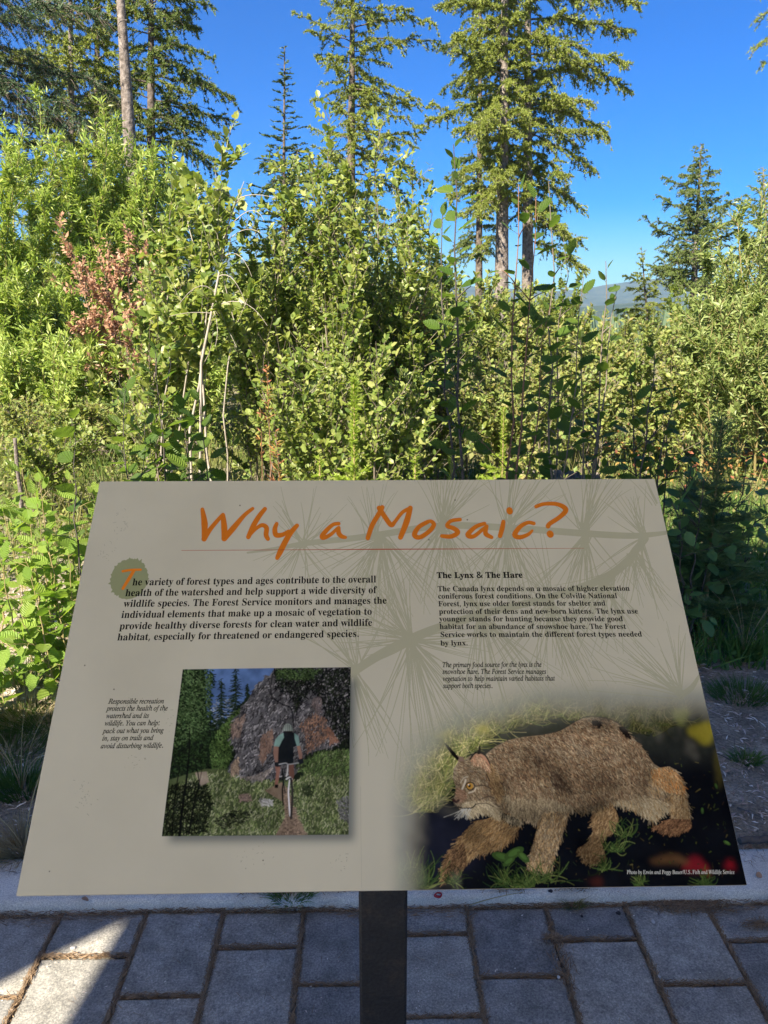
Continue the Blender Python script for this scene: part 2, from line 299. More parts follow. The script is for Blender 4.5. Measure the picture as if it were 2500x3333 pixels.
    57,151,-10,122,-6,87,6,73,9,60,4,51,-9,36,-9,36,105,53,105,66,68,87,39,112,21,140,15,162,18,179,27,189,40,192,58,183,84,156,105,107,130,76,148,54,169,41,193,37,220,44,259,65,291,98,312,141,319,166,316,199,308,206,306,213,305,223,308,230,319,244,319,244,222,228,222,215,254,196,277,174,291,149,296,130,294,116,286,108,274,105,259,107,244,115,232,128,222,146,212,191,189,221,172,241,151,253,127,257,95,250,51,228,18,194,-3,
    0,116,228,1,
    26,124,-9,89,-4,66,10,53,36,48,71,48,279,20,279,20,300,88,369,112,398,129,424,144,424,144,310,208,310,208,279,144,279,144,82,146,64,149,51,157,43,168,40,189,49,206,75,222,66,198,24,165,-1,
    0,117,375,1,
    38,131,-10,91,-3,65,17,51,51,46,97,46,248,44,268,39,282,29,291,11,294,11,310,142,310,142,74,144,58,151,46,162,38,177,36,205,43,228,66,228,248,226,269,221,283,209,291,189,294,189,310,324,310,324,70,326,51,331,39,342,33,360,30,360,13,300,7,228,-10,228,40,209,19,186,3,160,-7,
    0,118,306,1,
    24,142,-10,38,248,22,281,12,290,-3,293,-3,310,164,310,164,294,156,294,136,290,129,276,130,268,185,122,236,253,241,272,232,289,203,294,203,310,305,310,305,295,289,289,278,279,260,243,160,-10,
    0,119,435,1,
    42,122,-10,17,265,6,284,-1,290,-11,293,-11,310,138,310,138,293,120,289,116,284,114,276,116,266,120,253,167,127,211,235,201,266,190,288,181,293,168,295,168,310,323,310,323,293,302,288,296,276,296,269,298,262,336,141,382,256,387,275,385,283,380,289,356,295,356,310,445,310,445,295,433,292,425,284,412,258,304,-10,289,-10,223,197,140,-10,
    0,120,319,1,
    47,5,0,5,15,34,29,62,56,123,136,43,263,24,285,4,293,4,310,169,310,169,294,147,291,140,280,149,260,183,206,224,257,232,268,234,279,232,286,227,290,201,294,201,310,311,310,311,296,283,283,254,254,198,184,291,36,303,21,310,17,319,15,319,0,155,0,155,16,178,19,184,24,185,30,182,43,173,59,138,114,97,61,88,46,85,34,92,20,114,15,118,15,118,0,
    0,121,300,1,
    54,52,-140,29,-137,10,-125,-3,-107,-7,-84,-4,-67,5,-53,18,-43,36,-40,51,-42,64,-49,72,-61,75,-76,74,-81,74,-87,77,-96,86,-99,99,-92,114,-74,129,-44,140,-5,36,251,25,275,15,287,8,292,-3,293,-5,293,-5,310,162,310,162,293,136,289,130,284,128,275,130,267,133,257,185,119,230,241,236,260,238,274,236,284,229,289,203,293,203,310,300,310,300,293,287,290,277,281,259,242,162,-24,145,-65,129,-96,113,-117,95,-131,76,-138,
    1,66,439,3,
    30,-34,0,-30,13,-27,13,0,17,19,27,32,45,42,73,126,385,132,420,129,434,120,443,104,449,81,451,85,465,256,465,342,454,393,420,410,365,398,316,360,278,297,251,341,227,367,192,376,145,370,104,351,68,320,39,279,18,229,4,171,0,
    16,193,259,257,266,303,287,331,322,340,369,330,409,302,434,255,442,223,440,215,436,210,430,201,410,188,365,163,269,165,264,170,261,
    17,153,21,217,30,263,56,291,97,301,152,294,190,274,217,241,232,194,237,163,235,155,231,150,222,109,73,106,58,105,44,108,32,116,25,
    1,69,454,1,
    61,-34,0,-30,13,-28,13,0,16,18,25,31,43,42,73,126,385,132,419,129,433,120,443,104,449,81,451,85,465,440,465,420,364,409,364,409,367,407,394,402,414,391,427,373,436,346,440,309,442,252,442,222,439,213,434,207,426,196,396,159,260,216,260,259,264,289,275,308,296,321,326,334,326,287,161,275,161,277,187,275,206,272,220,264,229,253,234,214,237,154,237,112,83,107,62,105,47,108,36,116,28,130,25,153,24,199,24,244,26,281,34,313,48,341,67,365,94,386,128,400,128,351,0,
    1,70,406,1,
    55,-31,0,-27,13,-24,13,10,18,21,25,30,36,45,73,129,385,135,419,132,433,123,443,107,449,84,451,88,465,421,465,400,355,387,355,388,361,388,367,383,403,369,425,344,437,307,441,254,441,231,440,218,435,211,428,207,418,195,373,165,258,203,258,234,259,258,264,277,272,292,284,305,302,316,325,330,325,285,156,271,156,273,173,274,190,271,212,262,226,244,233,212,235,159,235,116,69,113,56,112,44,115,29,125,19,143,15,169,12,168,0,
    1,80,403,2,
    35,-34,0,-30,13,-27,13,0,16,18,25,31,42,42,73,126,385,132,419,129,434,120,443,104,449,81,451,85,465,267,465,346,453,393,418,408,361,403,323,385,289,357,261,320,240,274,227,221,222,159,222,151,220,147,214,107,64,106,55,105,46,108,30,119,20,138,15,165,13,161,0,
    17,193,242,253,251,297,275,324,313,332,364,327,400,311,425,283,440,244,445,227,443,215,438,207,426,199,405,161,263,159,253,161,247,165,244,
    1,82,451,2,
    42,-34,0,-30,13,-27,13,0,17,19,27,32,45,42,73,126,385,132,420,129,434,120,443,104,449,81,451,85,465,281,465,343,458,388,438,414,406,423,364,408,307,364,264,289,235,351,85,366,53,381,31,398,18,419,13,422,13,418,0,314,0,221,228,206,228,176,229,152,231,114,89,106,46,109,30,118,20,133,15,154,13,162,13,158,0,
    14,202,250,264,257,309,280,337,316,347,363,336,407,304,434,251,443,224,440,215,435,209,427,197,398,158,253,179,251,
    1,83,369,1,
    64,153,-9,108,-5,58,10,49,13,42,13,25,8,15,-8,3,-8,26,146,38,146,47,88,69,46,102,19,146,11,170,14,192,23,210,38,224,57,233,79,236,105,234,122,228,139,207,174,183,201,154,232,122,267,102,297,92,325,88,353,92,386,105,416,125,440,152,459,184,471,222,475,253,473,281,466,303,459,313,457,328,461,338,473,351,473,330,336,319,336,313,387,296,424,268,446,232,453,200,448,175,433,160,408,154,376,158,356,168,334,201,291,231,259,263,224,291,179,301,126,296,89,282,57,259,29,229,8,194,-5,
    1,84,420,1,
    41,50,0,52,13,58,13,80,15,97,19,110,28,121,41,139,89,228,417,230,429,226,438,212,441,194,441,156,438,126,432,102,420,84,404,70,381,59,352,44,353,74,465,461,465,439,350,426,350,427,361,427,371,423,404,410,425,386,437,346,441,318,441,305,437,298,423,208,93,198,43,202,28,212,19,230,15,257,13,265,13,261,0,
    1,85,491,1,
    56,200,-10,139,-2,92,24,69,48,56,78,52,113,55,142,64,181,119,388,125,420,122,435,112,444,95,449,68,452,71,465,267,465,265,452,258,452,230,448,210,436,196,414,185,381,135,193,123,142,119,109,125,73,144,46,175,29,216,23,252,27,284,38,311,55,332,79,350,118,370,181,416,355,424,387,426,412,424,431,415,443,399,449,373,452,375,465,532,465,530,452,520,452,488,444,467,420,458,396,447,357,396,163,377,106,354,62,325,29,291,7,250,-6,
    1,87,592,1,
    48,83,-10,99,394,96,422,87,439,69,449,40,453,42,465,229,465,226,453,220,453,193,449,177,439,168,419,165,387,153,116,321,355,323,396,321,422,312,439,296,449,272,452,267,452,270,465,448,465,444,452,424,451,410,447,400,439,394,425,388,378,377,120,545,372,564,406,570,431,558,446,522,452,527,465,667,465,664,452,662,452,643,448,624,434,605,412,582,381,319,-10,306,-10,320,310,95,-10,
    1,89,412,1,
    47,48,0,52,12,95,18,108,25,118,34,130,66,167,201,105,366,93,396,81,418,68,434,53,444,36,449,13,451,17,465,218,465,214,451,189,449,172,445,163,437,160,423,162,409,167,393,224,235,332,358,366,400,375,415,377,427,374,438,364,445,347,449,322,451,326,465,486,465,482,450,463,446,443,433,392,383,235,205,197,66,194,53,193,40,196,26,208,17,228,13,258,12,254,0,
    1,97,342,2,
    33,50,-8,26,-3,8,10,-3,33,-7,64,0,119,18,175,49,228,90,274,136,306,183,316,208,312,224,300,232,280,241,309,292,309,231,90,222,44,224,37,233,35,252,46,282,80,291,72,256,27,224,1,195,-8,175,0,168,23,174,57,191,118,154,62,119,23,85,0,
    21,82,33,98,37,116,48,134,65,152,87,185,141,199,171,210,201,217,230,219,257,215,280,204,294,185,299,154,291,124,266,96,226,74,175,58,122,53,73,56,51,66,37,
    1,98,340,2,
    34,82,-8,46,-5,18,6,1,20,-5,36,-2,50,88,404,92,424,93,437,91,446,86,452,61,455,50,455,54,467,94,472,123,479,156,487,162,485,163,480,103,251,137,287,174,309,214,316,251,310,280,289,299,258,306,218,301,177,287,137,266,99,238,64,204,35,166,12,125,-3,
    19,95,9,132,17,168,40,199,75,224,119,241,167,246,211,242,241,230,264,211,279,186,283,155,276,126,254,102,217,83,167,54,66,50,38,55,22,70,13,
    1,99,298,1,
    45,99,-8,58,0,26,23,6,60,-1,109,3,142,12,175,27,207,48,237,73,264,102,286,150,309,199,316,228,313,249,302,262,286,267,267,264,251,258,239,247,231,233,228,211,235,204,255,207,268,214,279,218,284,220,289,215,297,197,299,162,292,130,271,101,238,79,196,64,150,59,107,63,73,76,46,96,29,122,23,157,29,192,49,228,82,238,71,193,27,146,1,
    1,100,355,2,
    52,61,-8,32,-3,10,13,-4,39,-9,73,-5,107,5,143,22,181,44,217,70,250,99,279,122,296,146,307,169,314,192,316,225,311,242,293,273,416,275,426,275,436,274,445,268,451,243,455,233,455,236,467,276,472,306,479,338,487,343,485,345,480,344,473,343,468,240,81,236,60,234,44,238,34,250,30,273,43,306,81,317,72,288,36,263,11,240,-3,217,-8,198,-4,186,7,183,27,187,61,201,112,167,59,133,21,99,-1,
    22,91,28,109,31,127,43,146,62,165,85,199,142,223,204,229,233,232,259,229,277,223,289,212,298,198,300,165,292,132,268,101,229,75,178,57,124,51,78,54,57,62,41,74,31,
    1,101,287,2,
    34,89,-7,50,0,21,21,2,54,-4,99,-1,131,9,165,25,199,46,231,72,259,101,283,148,308,195,316,222,313,242,303,254,287,258,266,252,239,236,213,208,189,147,161,61,142,57,118,56,98,63,58,84,34,119,26,151,32,185,50,221,81,231,71,198,36,165,12,128,-2,
    12,64,158,124,173,168,199,195,233,204,271,198,291,180,298,159,294,137,280,115,258,95,230,78,196,
    1,102,199,1,
    52,-48,-153,-65,-150,-79,-142,-88,-130,-91,-116,-85,-94,-66,-87,-50,-92,-44,-108,-46,-119,-49,-127,-47,-132,-42,-134,-24,-128,-10,-108,2,-74,13,-25,71,283,7,283,12,304,75,304,83,340,104,403,135,449,173,477,216,487,240,483,259,473,271,458,275,439,267,416,243,408,224,415,218,435,219,441,221,447,224,455,219,465,206,469,182,459,163,431,148,383,132,304,210,304,207,283,128,283,101,150,67,7,50,-45,33,-85,9,-123,-18,-146,
    1,103,286,3,
    49,63,-153,16,-148,-21,-131,-44,-106,-52,-75,-42,-39,-13,-6,36,24,13,39,6,57,10,70,21,84,58,121,32,141,15,165,10,195,15,226,29,256,51,281,80,301,114,314,152,318,177,315,206,307,246,296,289,296,289,266,243,266,248,236,243,203,229,174,207,149,179,130,146,118,110,113,82,116,66,101,60,87,73,70,112,54,159,38,194,19,216,-6,223,-40,218,-71,203,-99,179,-122,147,-139,108,-150,
    19,111,129,132,133,151,146,167,165,180,190,188,219,191,249,188,272,179,288,165,299,147,302,127,298,108,285,92,265,78,241,69,212,66,182,71,153,86,135,
    15,75,-132,131,-124,165,-100,176,-60,173,-45,163,-31,149,-20,132,-10,94,5,52,18,18,-7,-3,-34,-9,-64,0,-102,28,-125,
    1,104,402,1,
    48,304,-7,279,-2,260,11,247,33,243,60,246,99,256,151,271,221,279,257,281,283,278,305,268,319,251,323,212,310,173,272,141,221,124,172,87,0,25,0,112,415,118,451,113,468,97,479,71,482,66,482,72,510,195,510,169,387,156,331,142,275,150,275,188,326,230,356,274,366,314,358,338,333,346,291,343,262,334,218,316,138,310,101,308,68,313,44,331,36,352,39,374,51,386,32,344,3,
    1,105,177,2,
    16,122,394,110,396,98,404,91,415,88,428,91,441,98,452,110,460,122,463,135,460,147,452,155,441,157,428,155,414,147,403,136,396,
    30,33,-8,15,-4,4,8,0,29,3,53,11,86,55,241,58,254,60,264,57,275,50,282,37,286,17,287,20,299,65,305,96,310,124,316,129,314,131,308,130,303,128,296,63,79,58,52,61,37,72,32,96,45,130,84,140,74,102,28,67,1,
    1,107,339,1,
    45,218,-7,201,-3,187,9,161,63,120,161,78,129,41,0,-13,0,103,414,106,435,104,446,98,452,71,455,62,455,66,468,109,474,140,481,158,486,169,487,174,485,175,480,172,465,84,157,195,240,221,263,230,280,222,290,197,294,203,306,337,306,334,293,332,293,292,284,246,255,164,193,214,73,229,47,238,38,248,36,272,47,301,79,311,69,286,35,261,11,238,-3,
    1,108,173,1,
    30,32,-7,18,-5,7,2,0,12,-2,26,2,54,13,99,98,412,101,433,99,446,92,453,79,457,58,459,60,471,104,476,134,482,163,487,170,485,171,481,168,465,62,84,56,50,59,38,68,34,90,46,122,82,133,72,105,37,77,12,52,-3,
    1,109,550,1,
    77,410,-7,391,-3,380,10,376,31,378,53,384,78,424,218,430,255,426,270,411,275,393,270,371,258,348,237,325,210,302,176,279,137,251,72,228,0,175,0,235,203,243,234,245,257,241,270,227,275,214,272,196,263,155,230,134,206,113,179,86,129,63,70,40,0,-13,0,50,212,58,243,61,263,59,275,51,281,17,287,19,300,63,304,94,310,113,315,123,316,128,314,130,308,129,303,128,296,91,177,155,254,212,300,263,316,286,311,299,298,304,277,299,241,285,184,343,257,398,301,449,316,471,311,484,298,489,275,486,253,479,222,436,65,434,57,433,50,436,39,445,35,457,38,469,48,483,64,499,87,508,76,476,30,443,2,
    1,110,364,1,
    52,222,-9,208,-6,198,1,191,12,189,28,196,65,216,140,236,216,242,254,238,269,225,275,211,272,195,263,159,232,123,189,93,142,67,82,42,0,-12,0,53,221,62,263,60,273,53,280,41,284,23,285,17,285,19,297,67,303,100,310,130,316,133,314,133,308,93,177,142,238,188,281,229,306,263,315,285,311,298,299,302,278,300,252,293,222,254,88,247,64,245,49,249,37,259,34,282,48,312,91,322,83,290,32,256,1,
    1,111,351,2,
    24,105,-8,61,-1,26,22,3,57,-4,102,0,140,14,178,35,215,61,247,93,276,128,298,165,312,201,316,248,309,283,286,306,251,314,206,310,172,299,138,282,105,260,73,233,46,203,23,155,0,
    21,113,11,140,17,166,32,190,55,211,85,229,119,243,155,252,192,255,226,248,267,229,291,197,299,165,291,132,268,103,231,78,183,61,132,56,83,60,52,71,30,89,16,
    1,112,340,2,
    44,-96,-149,-93,-137,-66,-133,-49,-126,-38,-111,-29,-87,54,235,58,249,60,262,58,274,52,281,16,285,19,298,62,303,93,309,124,316,129,314,130,310,128,299,112,250,149,287,187,309,226,316,260,310,286,292,302,263,308,226,303,185,290,144,270,105,243,69,212,38,177,13,140,-2,101,-7,72,-4,50,5,30,-81,23,-113,26,-124,36,-132,51,-136,77,-138,73,-149,
    22,101,9,128,14,155,30,180,53,202,82,221,116,235,153,245,191,248,228,245,253,235,271,220,282,199,286,166,278,136,253,110,213,91,162,66,64,64,51,62,40,67,23,79,13,
    1,114,224,1,
    31,-13,0,46,209,56,259,53,272,47,279,13,284,15,297,59,304,90,310,118,316,124,314,124,308,89,179,137,255,177,301,208,316,220,314,229,307,235,297,237,283,234,266,226,253,214,243,200,240,189,242,180,248,173,257,170,268,118,199,75,110,41,0,
    1,115,248,1,
    55,78,-8,53,-6,32,-1,6,6,-4,4,-9,-4,-22,-4,-7,106,4,105,10,65,24,35,45,16,71,10,93,14,110,26,122,45,126,69,120,93,104,120,83,147,63,175,46,206,41,222,40,238,46,269,63,294,90,311,123,316,147,315,166,310,193,302,205,305,209,314,220,314,207,214,195,214,184,261,163,289,130,299,115,296,102,287,94,275,91,261,97,237,116,208,136,181,155,154,173,122,178,105,179,89,176,63,166,40,151,20,130,5,106,-5,
    1,116,187,1,
    26,33,-8,15,-4,4,7,1,26,2,44,7,62,66,283,19,283,22,297,63,313,100,344,136,392,151,392,126,304,183,304,177,283,120,283,66,78,60,45,63,34,72,31,93,43,124,79,134,68,99,26,66,0,
    1,117,364,1,
    55,46,-8,28,-5,15,4,7,18,4,38,8,69,19,116,50,228,54,247,56,265,53,276,47,283,34,286,13,287,15,300,59,306,90,311,119,316,125,315,128,312,127,304,125,296,71,107,62,74,59,54,64,38,79,32,100,38,124,54,150,81,177,115,203,156,227,203,247,255,261,309,314,309,255,92,246,47,250,36,260,32,284,45,315,84,324,75,291,29,257,1,222,-8,204,-4,192,7,189,27,191,51,199,81,220,153,171,82,127,32,86,2,
    1,118,297,1,
    36,61,-8,50,171,45,231,36,265,21,281,-1,286,-6,286,-3,299,28,305,52,310,69,315,79,316,93,284,102,188,109,58,164,117,205,170,232,213,240,239,238,246,231,254,216,270,211,279,209,288,211,300,218,309,228,315,240,317,253,314,264,306,270,292,273,275,260,226,222,163,159,85,75,-8,
    1,119,446,1,
    42,48,-8,44,175,41,234,33,268,20,284,0,289,-3,289,-2,300,30,306,54,312,70,316,80,317,92,281,97,171,98,91,238,317,250,317,275,71,323,128,352,164,373,195,385,221,389,240,386,248,376,259,366,272,363,287,365,299,371,308,380,314,392,316,404,313,414,305,420,291,422,273,413,232,386,180,340,117,240,-8,230,-8,205,221,60,-8,
    1,120,279,1,
    64,154,-8,138,-5,126,3,117,23,107,58,94,121,46,54,26,28,8,9,-11,-2,-32,-6,-44,-4,-54,2,-60,11,-62,23,-60,34,-54,43,-45,49,-35,51,-18,46,-1,41,13,47,30,64,89,148,69,245,63,264,55,276,44,283,28,285,12,285,-3,283,-1,296,35,301,63,309,83,315,96,316,106,311,112,297,131,206,177,271,203,302,219,312,238,315,262,308,270,288,268,277,263,269,254,263,244,261,226,266,218,269,212,270,197,263,136,181,156,87,162,65,167,48,175,38,185,35,208,48,238,86,248,75,213,29,182,1,
    1,121,270,1,
    55,-44,-153,-58,-151,-68,-145,-75,-136,-77,-125,-75,-114,-69,-106,-60,-100,-48,-98,-30,-103,-20,-107,-9,-109,9,-99,34,-69,79,-7,44,175,36,216,29,244,21,263,11,276,-4,284,-24,287,-22,299,8,303,32,310,62,316,73,302,85,258,100,179,123,57,173,138,200,186,213,213,217,233,213,249,201,260,190,268,186,276,184,288,186,299,192,308,202,314,214,316,228,313,239,304,247,291,249,273,239,223,208,158,175,102,133,35,86,-34,39,-94,-6,-137,-26,-149,
    2,38,492,3,
    40,187,-7,125,2,77,28,54,54,40,86,36,125,43,172,63,208,96,238,139,266,99,318,85,348,81,382,89,426,114,459,153,480,204,487,252,480,289,460,313,427,320,383,314,344,293,312,262,283,224,258,354,133,370,155,382,181,401,240,461,240,449,198,434,160,415,125,392,95,490,0,410,0,352,56,319,31,281,11,238,-2,
    16,188,293,222,315,245,336,258,358,262,383,258,405,246,423,227,435,202,439,177,435,156,424,143,406,138,383,142,360,151,338,167,317,
    13,189,46,229,49,263,60,291,75,314,93,175,229,142,207,118,185,103,160,97,127,104,94,122,68,151,51,
    2,44,180,1,
    7,28,-87,47,-3,61,78,124,78,129,71,104,-8,71,-87,
    2,45,216,1,
    4,27,154,27,206,189,206,189,154,
    2,46,180,1,
    16,89,-9,74,-7,60,1,51,15,48,36,51,57,60,71,74,79,89,81,106,79,119,71,129,57,132,36,129,15,119,1,106,-7,
    2,47,250,1,
    4,7,0,185,480,243,480,64,0,
    2,58,180,2,
    16,89,278,74,281,60,289,51,303,48,324,51,345,60,359,74,367,89,369,106,367,119,359,129,345,132,324,129,303,119,289,106,281,
    16,89,-9,74,-7,60,1,51,15,48,36,51,57,60,71,74,79,89,81,106,79,119,71,129,57,132,36,129,15,119,1,106,-7,
])
# ---------------------------------------------------------------- printed artwork of the panel (flat print, drawn with numpy)
PANEL_PX = np.array([[325,1567],[2130,1560],[2430,2882],[52,2915]], float)
AW, AH = 2400, 1600
def homography(src, dst):
    A=[]
    for (x,y),(u,v) in zip(src,dst):
        A.append([x,y,1,0,0,0,-u*x,-u*y]); A.append([0,0,0,x,y,1,-v*x,-v*y])
    b=np.array(dst,float).ravel()
    h=np.linalg.solve(np.array(A,float),b)
    return np.append(h,1).reshape(3,3)
HM = homography(PANEL_PX, [(0,0),(AW,0),(AW,AH),(0,AH)])
HI = np.linalg.inv(HM)
def mp(P):
    P=np.atleast_2d(np.asarray(P,float)); q=np.c_[P,np.ones(len(P))]@HM.T
    return q[:,:2]/q[:,2:3]
def lin(c):
    c=np.asarray(c,float)/255.
    return np.where(c<=.04045,c/12.92,((c+.055)/1.055)**2.4)
def noise2(w,h,cell,rng,octv=1):
    out=np.zeros((h,w),np.float32); amp=1.;tot=0
    for o in range(octv):
        gw,gh=int(w/cell)+3,int(h/cell)+3
        g=rng.random((gh,gw)).astype(np.float32)
        ys=np.arange(h)/cell;xs=np.arange(w)/cell
        yi=ys.astype(int);xi=xs.astype(int);fy=(ys-yi)[:,None];fx=(xs-xi)[None]
        fy=fy*fy*(3-2*fy);fx=fx*fx*(3-2*fx)
        a=g[yi][:,xi];b=g[yi][:,xi+1];c=g[yi+1][:,xi];d=g[yi+1][:,xi+1]
        out+=amp*(a*(1-fx)*(1-fy)+b*fx*(1-fy)+c*(1-fx)*fy+d*fx*fy); tot+=amp
        amp*=.5; cell=max(cell/2,1.)
    return out/tot
def coverage(polys, x0,y0,w,h):
    """exact-area coverage of closed polygons (list of Nx2 in canvas px) in a window"""
    acc=np.zeros((h,w+2),np.float64)
    for P in polys:
        n=len(P)
        for i in range(n):
            ax,ay=P[i][0]-x0,P[i][1]-y0; bx,by=P[(i+1)%n][0]-x0,P[(i+1)%n][1]-y0
            if ay==by: continue
            s=1.
            if ay>by: ax,ay,bx,by=bx,by,ax,ay; s=-1.
            dxdy=(bx-ax)/(by-ay)
            if by<=0 or ay>=h: continue
            if ay<0: ax-=ay*dxdy; ay=0.
            if by>h: by=float(h)
            y=int(ay); x=ax
            while y<by:
                dy=min(y+1,by)-max(y,ay); xn=x+dxdy*dy
                d=s*dy; lo,hi=(x,xn) if x<xn else (xn,x)
                lo=min(max(lo,0),w); hi=min(max(hi,0),w)
                il=int(lo); ih=int(math.ceil(hi))
                if ih<=il+1:
                    m=.5*(lo+hi)-il; acc[y,il]+=d*(1-m); acc[y,il+1]+=d*m
                else:
                    k=1./(hi-lo); a0=.5*k*(1-(lo-il))**2; last=.5*k*(hi-ih+1)**2
                    acc[y,il]+=d*a0
                    if ih==il+2: acc[y,il+1]+=d*(1-a0-last)
                    else:
                        a1=k*(1.5-(lo-il)); acc[y,il+1]+=d*(a1-a0); acc[y,il+2:ih-1]+=d*k
                        a2=a1+(ih-il-3)*k; acc[y,ih-1]+=d*(1-a2-last)
                    acc[y,ih]+=d*last
                x=xn; y+=1
    return np.clip(np.abs(np.cumsum(acc,1)[:,:w]),0,1).astype(np.float32)
class Art:
    def __init__(s, seed=3):
        s.rng=np.random.default_rng(seed)
        s.im=np.empty((AH,AW,3),np.float32); s.im[:]=lin((141,137,124))
    def fill(s, polys, col, alpha=1., photo=True, mul=False):
        P=[mp(p) if photo else np.asarray(p,float) for p in polys]
        A=np.vstack(P); x0=max(int(A[:,0].min())-1,0); y0=max(int(A[:,1].min())-1,0)
        x1=min(int(A[:,0].max())+2,AW); y1=min(int(A[:,1].max())+2,AH)
        if x1<=x0 or y1<=y0: return
        c=coverage(P,x0,y0,x1-x0,y1-y0)[...,None]*alpha
        v=s.im[y0:y1,x0:x1]
        s.im[y0:y1,x0:x1]=v*(1-c)+(v*np.asarray(col) if mul else lin(col))*c
    def ribbon(s, pts, w):
        """outline of a variable-width brush stroke, photo px"""
        pts=np.asarray(pts,float); w=np.broadcast_to(np.asarray(w,float),(len(pts),))
        t=np.arange(len(pts)); T=np.linspace(0,len(pts)-1,(len(pts)-1)*6+1)
        X=catmull(pts,T); Wd=np.interp(T,t,w)
        d=np.gradient(X,axis=0); d/=np.linalg.norm(d,axis=1)[:,None]+1e-9
        n=np.c_[-d[:,1],d[:,0]]*Wd[:,None]*.5
        L=[X[0]+n[0]*math.cos(a)-d[0]*Wd[0]*.5*math.sin(a) for a in np.linspace(math.pi,0,7)[1:-1]]
        R=[X[-1]+n[-1]*math.cos(a)+d[-1]*Wd[-1]*.5*math.sin(a) for a in np.linspace(0,math.pi,7)[1:-1]]
        return np.vstack([X+n,R,(X-n)[::-1],L])
    def strokes(s, a, b, w0, w1, col, alpha=None, img=None, bend=0.):
        """thin tapered strokes painted one over the other; a,b Nx2 photo px, col Nx3 linear"""
        img=s.im if img is None else img
        A=mp(a);B=mp(b);n=len(A); D=B-A; L=np.hypot(D[:,0],D[:,1])+1e-6
        N=np.c_[-D[:,1],D[:,0]]/L[:,None]
        k=int(min(max(np.percentile(L,95)*1.3,2),420)); m=max(int(math.ceil(max(np.max(w0),np.max(w1))*1.5)),1)
        t=(np.arange(k)+.5)/k; u=(np.arange(m)+.5)/m-.5
        w=(np.broadcast_to(w0,(n,))[:,None]*(1-t)+np.broadcast_to(w1,(n,))[:,None]*t)
        be=np.broadcast_to(bend,(n,))[:,None]*(4*t*(1-t))*L[:,None]
        for uu in u:
            off=w*uu+be
            X=A[:,0:1]+D[:,0:1]*t+N[:,0:1]*off; Y=A[:,1:2]+D[:,1:2]*t+N[:,1:2]*off
            xi=X.astype(int);yi=Y.astype(int); ok=(xi>=0)&(xi<AW)&(yi>=0)&(yi<AH)
            C=np.broadcast_to(col[:,None,:],(n,k,col.shape[1]))[ok]
            if alpha is None: img[yi[ok],xi[ok]]=C
            else: img[yi[ok],xi[ok]]=img[yi[ok],xi[ok]]*(1-alpha)+C*alpha
    def mask(s, polys, soft=0):
        m=coverage([mp(p) for p in polys],0,0,AW,AH)
        return blur(m,soft) if soft else m
    def inside(s, poly, n):
        P=np.asarray(poly,float); lo=P.min(0);hi=P.max(0); out=[]
        tot=0
        while tot<n:
            q=s.rng.random((n*2,2))*(hi-lo)+lo
            x,y=q[:,0],q[:,1]; c=np.zeros(len(q),bool)
            for i in range(len(P)):
                (x1,y1),(x2,y2)=P[i],P[(i+1)%len(P)]
                if y1==y2: continue
                c^=((y1>y)!=(y2>y))&(x<(x2-x1)*(y-y1)/(y2-y1)+x1)
            out.append(q[c]); tot+=c.sum()
        return np.vstack(out)[:n]
    def text(s, st, line, x0, y0, x1, y1, h, col, thin=0., alpha=1.):
        """one printed line: baseline from (x0,y0) to (x1,y1) in photo px, em height h photo px (up), sheared to the page"""
        adv=0; polys=[]
        for ch in line:
            if ch==' ': adv+=190 if st=='b' else 185; continue
            g=GLYPH.get(st+ch) or GLYPH.get('p'+ch)
            for P in g[1]:
                Q=np.array(P,float)
                if thin: Q=offset(Q,-thin)
                polys.append(Q+[adv,0])
            adv+=g[0]
        a,b=mp((x0,y0))[0],mp((x1,y1))[0]
        # up direction of the page in canvas space is -y; height scaled from the photo
        hc=abs(mp((x0,y0))[0][1]-mp((x0,y0-h))[0][1])
        sx=(b-a)/adv
        out=[a+Q[:,0:1]*sx+np.c_[np.zeros(len(Q)),-Q[:,1]*hc/1000.] for Q in polys]
        s.fill(out,col,alpha,photo=False)
def offset(Q,d):
    e=np.roll(Q,-1,0)-Q; L=np.hypot(e[:,0],e[:,1])+1e-9
    n=np.c_[e[:,1],-e[:,0]]/L[:,None]
    m=n+np.roll(n,1,0); ml=np.hypot(m[:,0],m[:,1])[:,None]+1e-6
    # outward offset whatever the winding of a font contour (holes wind the other way)
    return Q-m/ml*d*OFFSIGN
OFFSIGN=1
def catmull(P,T):
    P=np.asarray(P,float);n=len(P);i=np.clip(T.astype(int),0,n-2);f=(T-i)[:,None]
    a=P[np.clip(i-1,0,n-1)];b=P[i];c=P[i+1];d=P[np.clip(i+2,0,n-1)]
    return .5*((2*b)+(-a+c)*f+(2*a-5*b+4*c-d)*f*f+(-a+3*b-3*c+d)*f**3)
def blur(m,r):
    r=int(r)
    for ax in (0,1):
        for _ in range(2):
            p=np.pad(m,[(r+1,r) if k==ax else (0,0) for k in range(m.ndim)],mode='edge')
            c=np.cumsum(p,ax,dtype=np.float64)
            n=m.shape[ax]
            m=((np.take(c,np.arange(2*r+1,2*r+1+n),ax)-np.take(c,np.arange(0,n),ax))/(2*r+1)).astype(np.float32)
    return m
def c8(L): return [(1400+x/1.659,2280+y/1.659) for x,y in L]
def c7(L): return [(500+x/2.552,2150+y/2.552) for x,y in L]
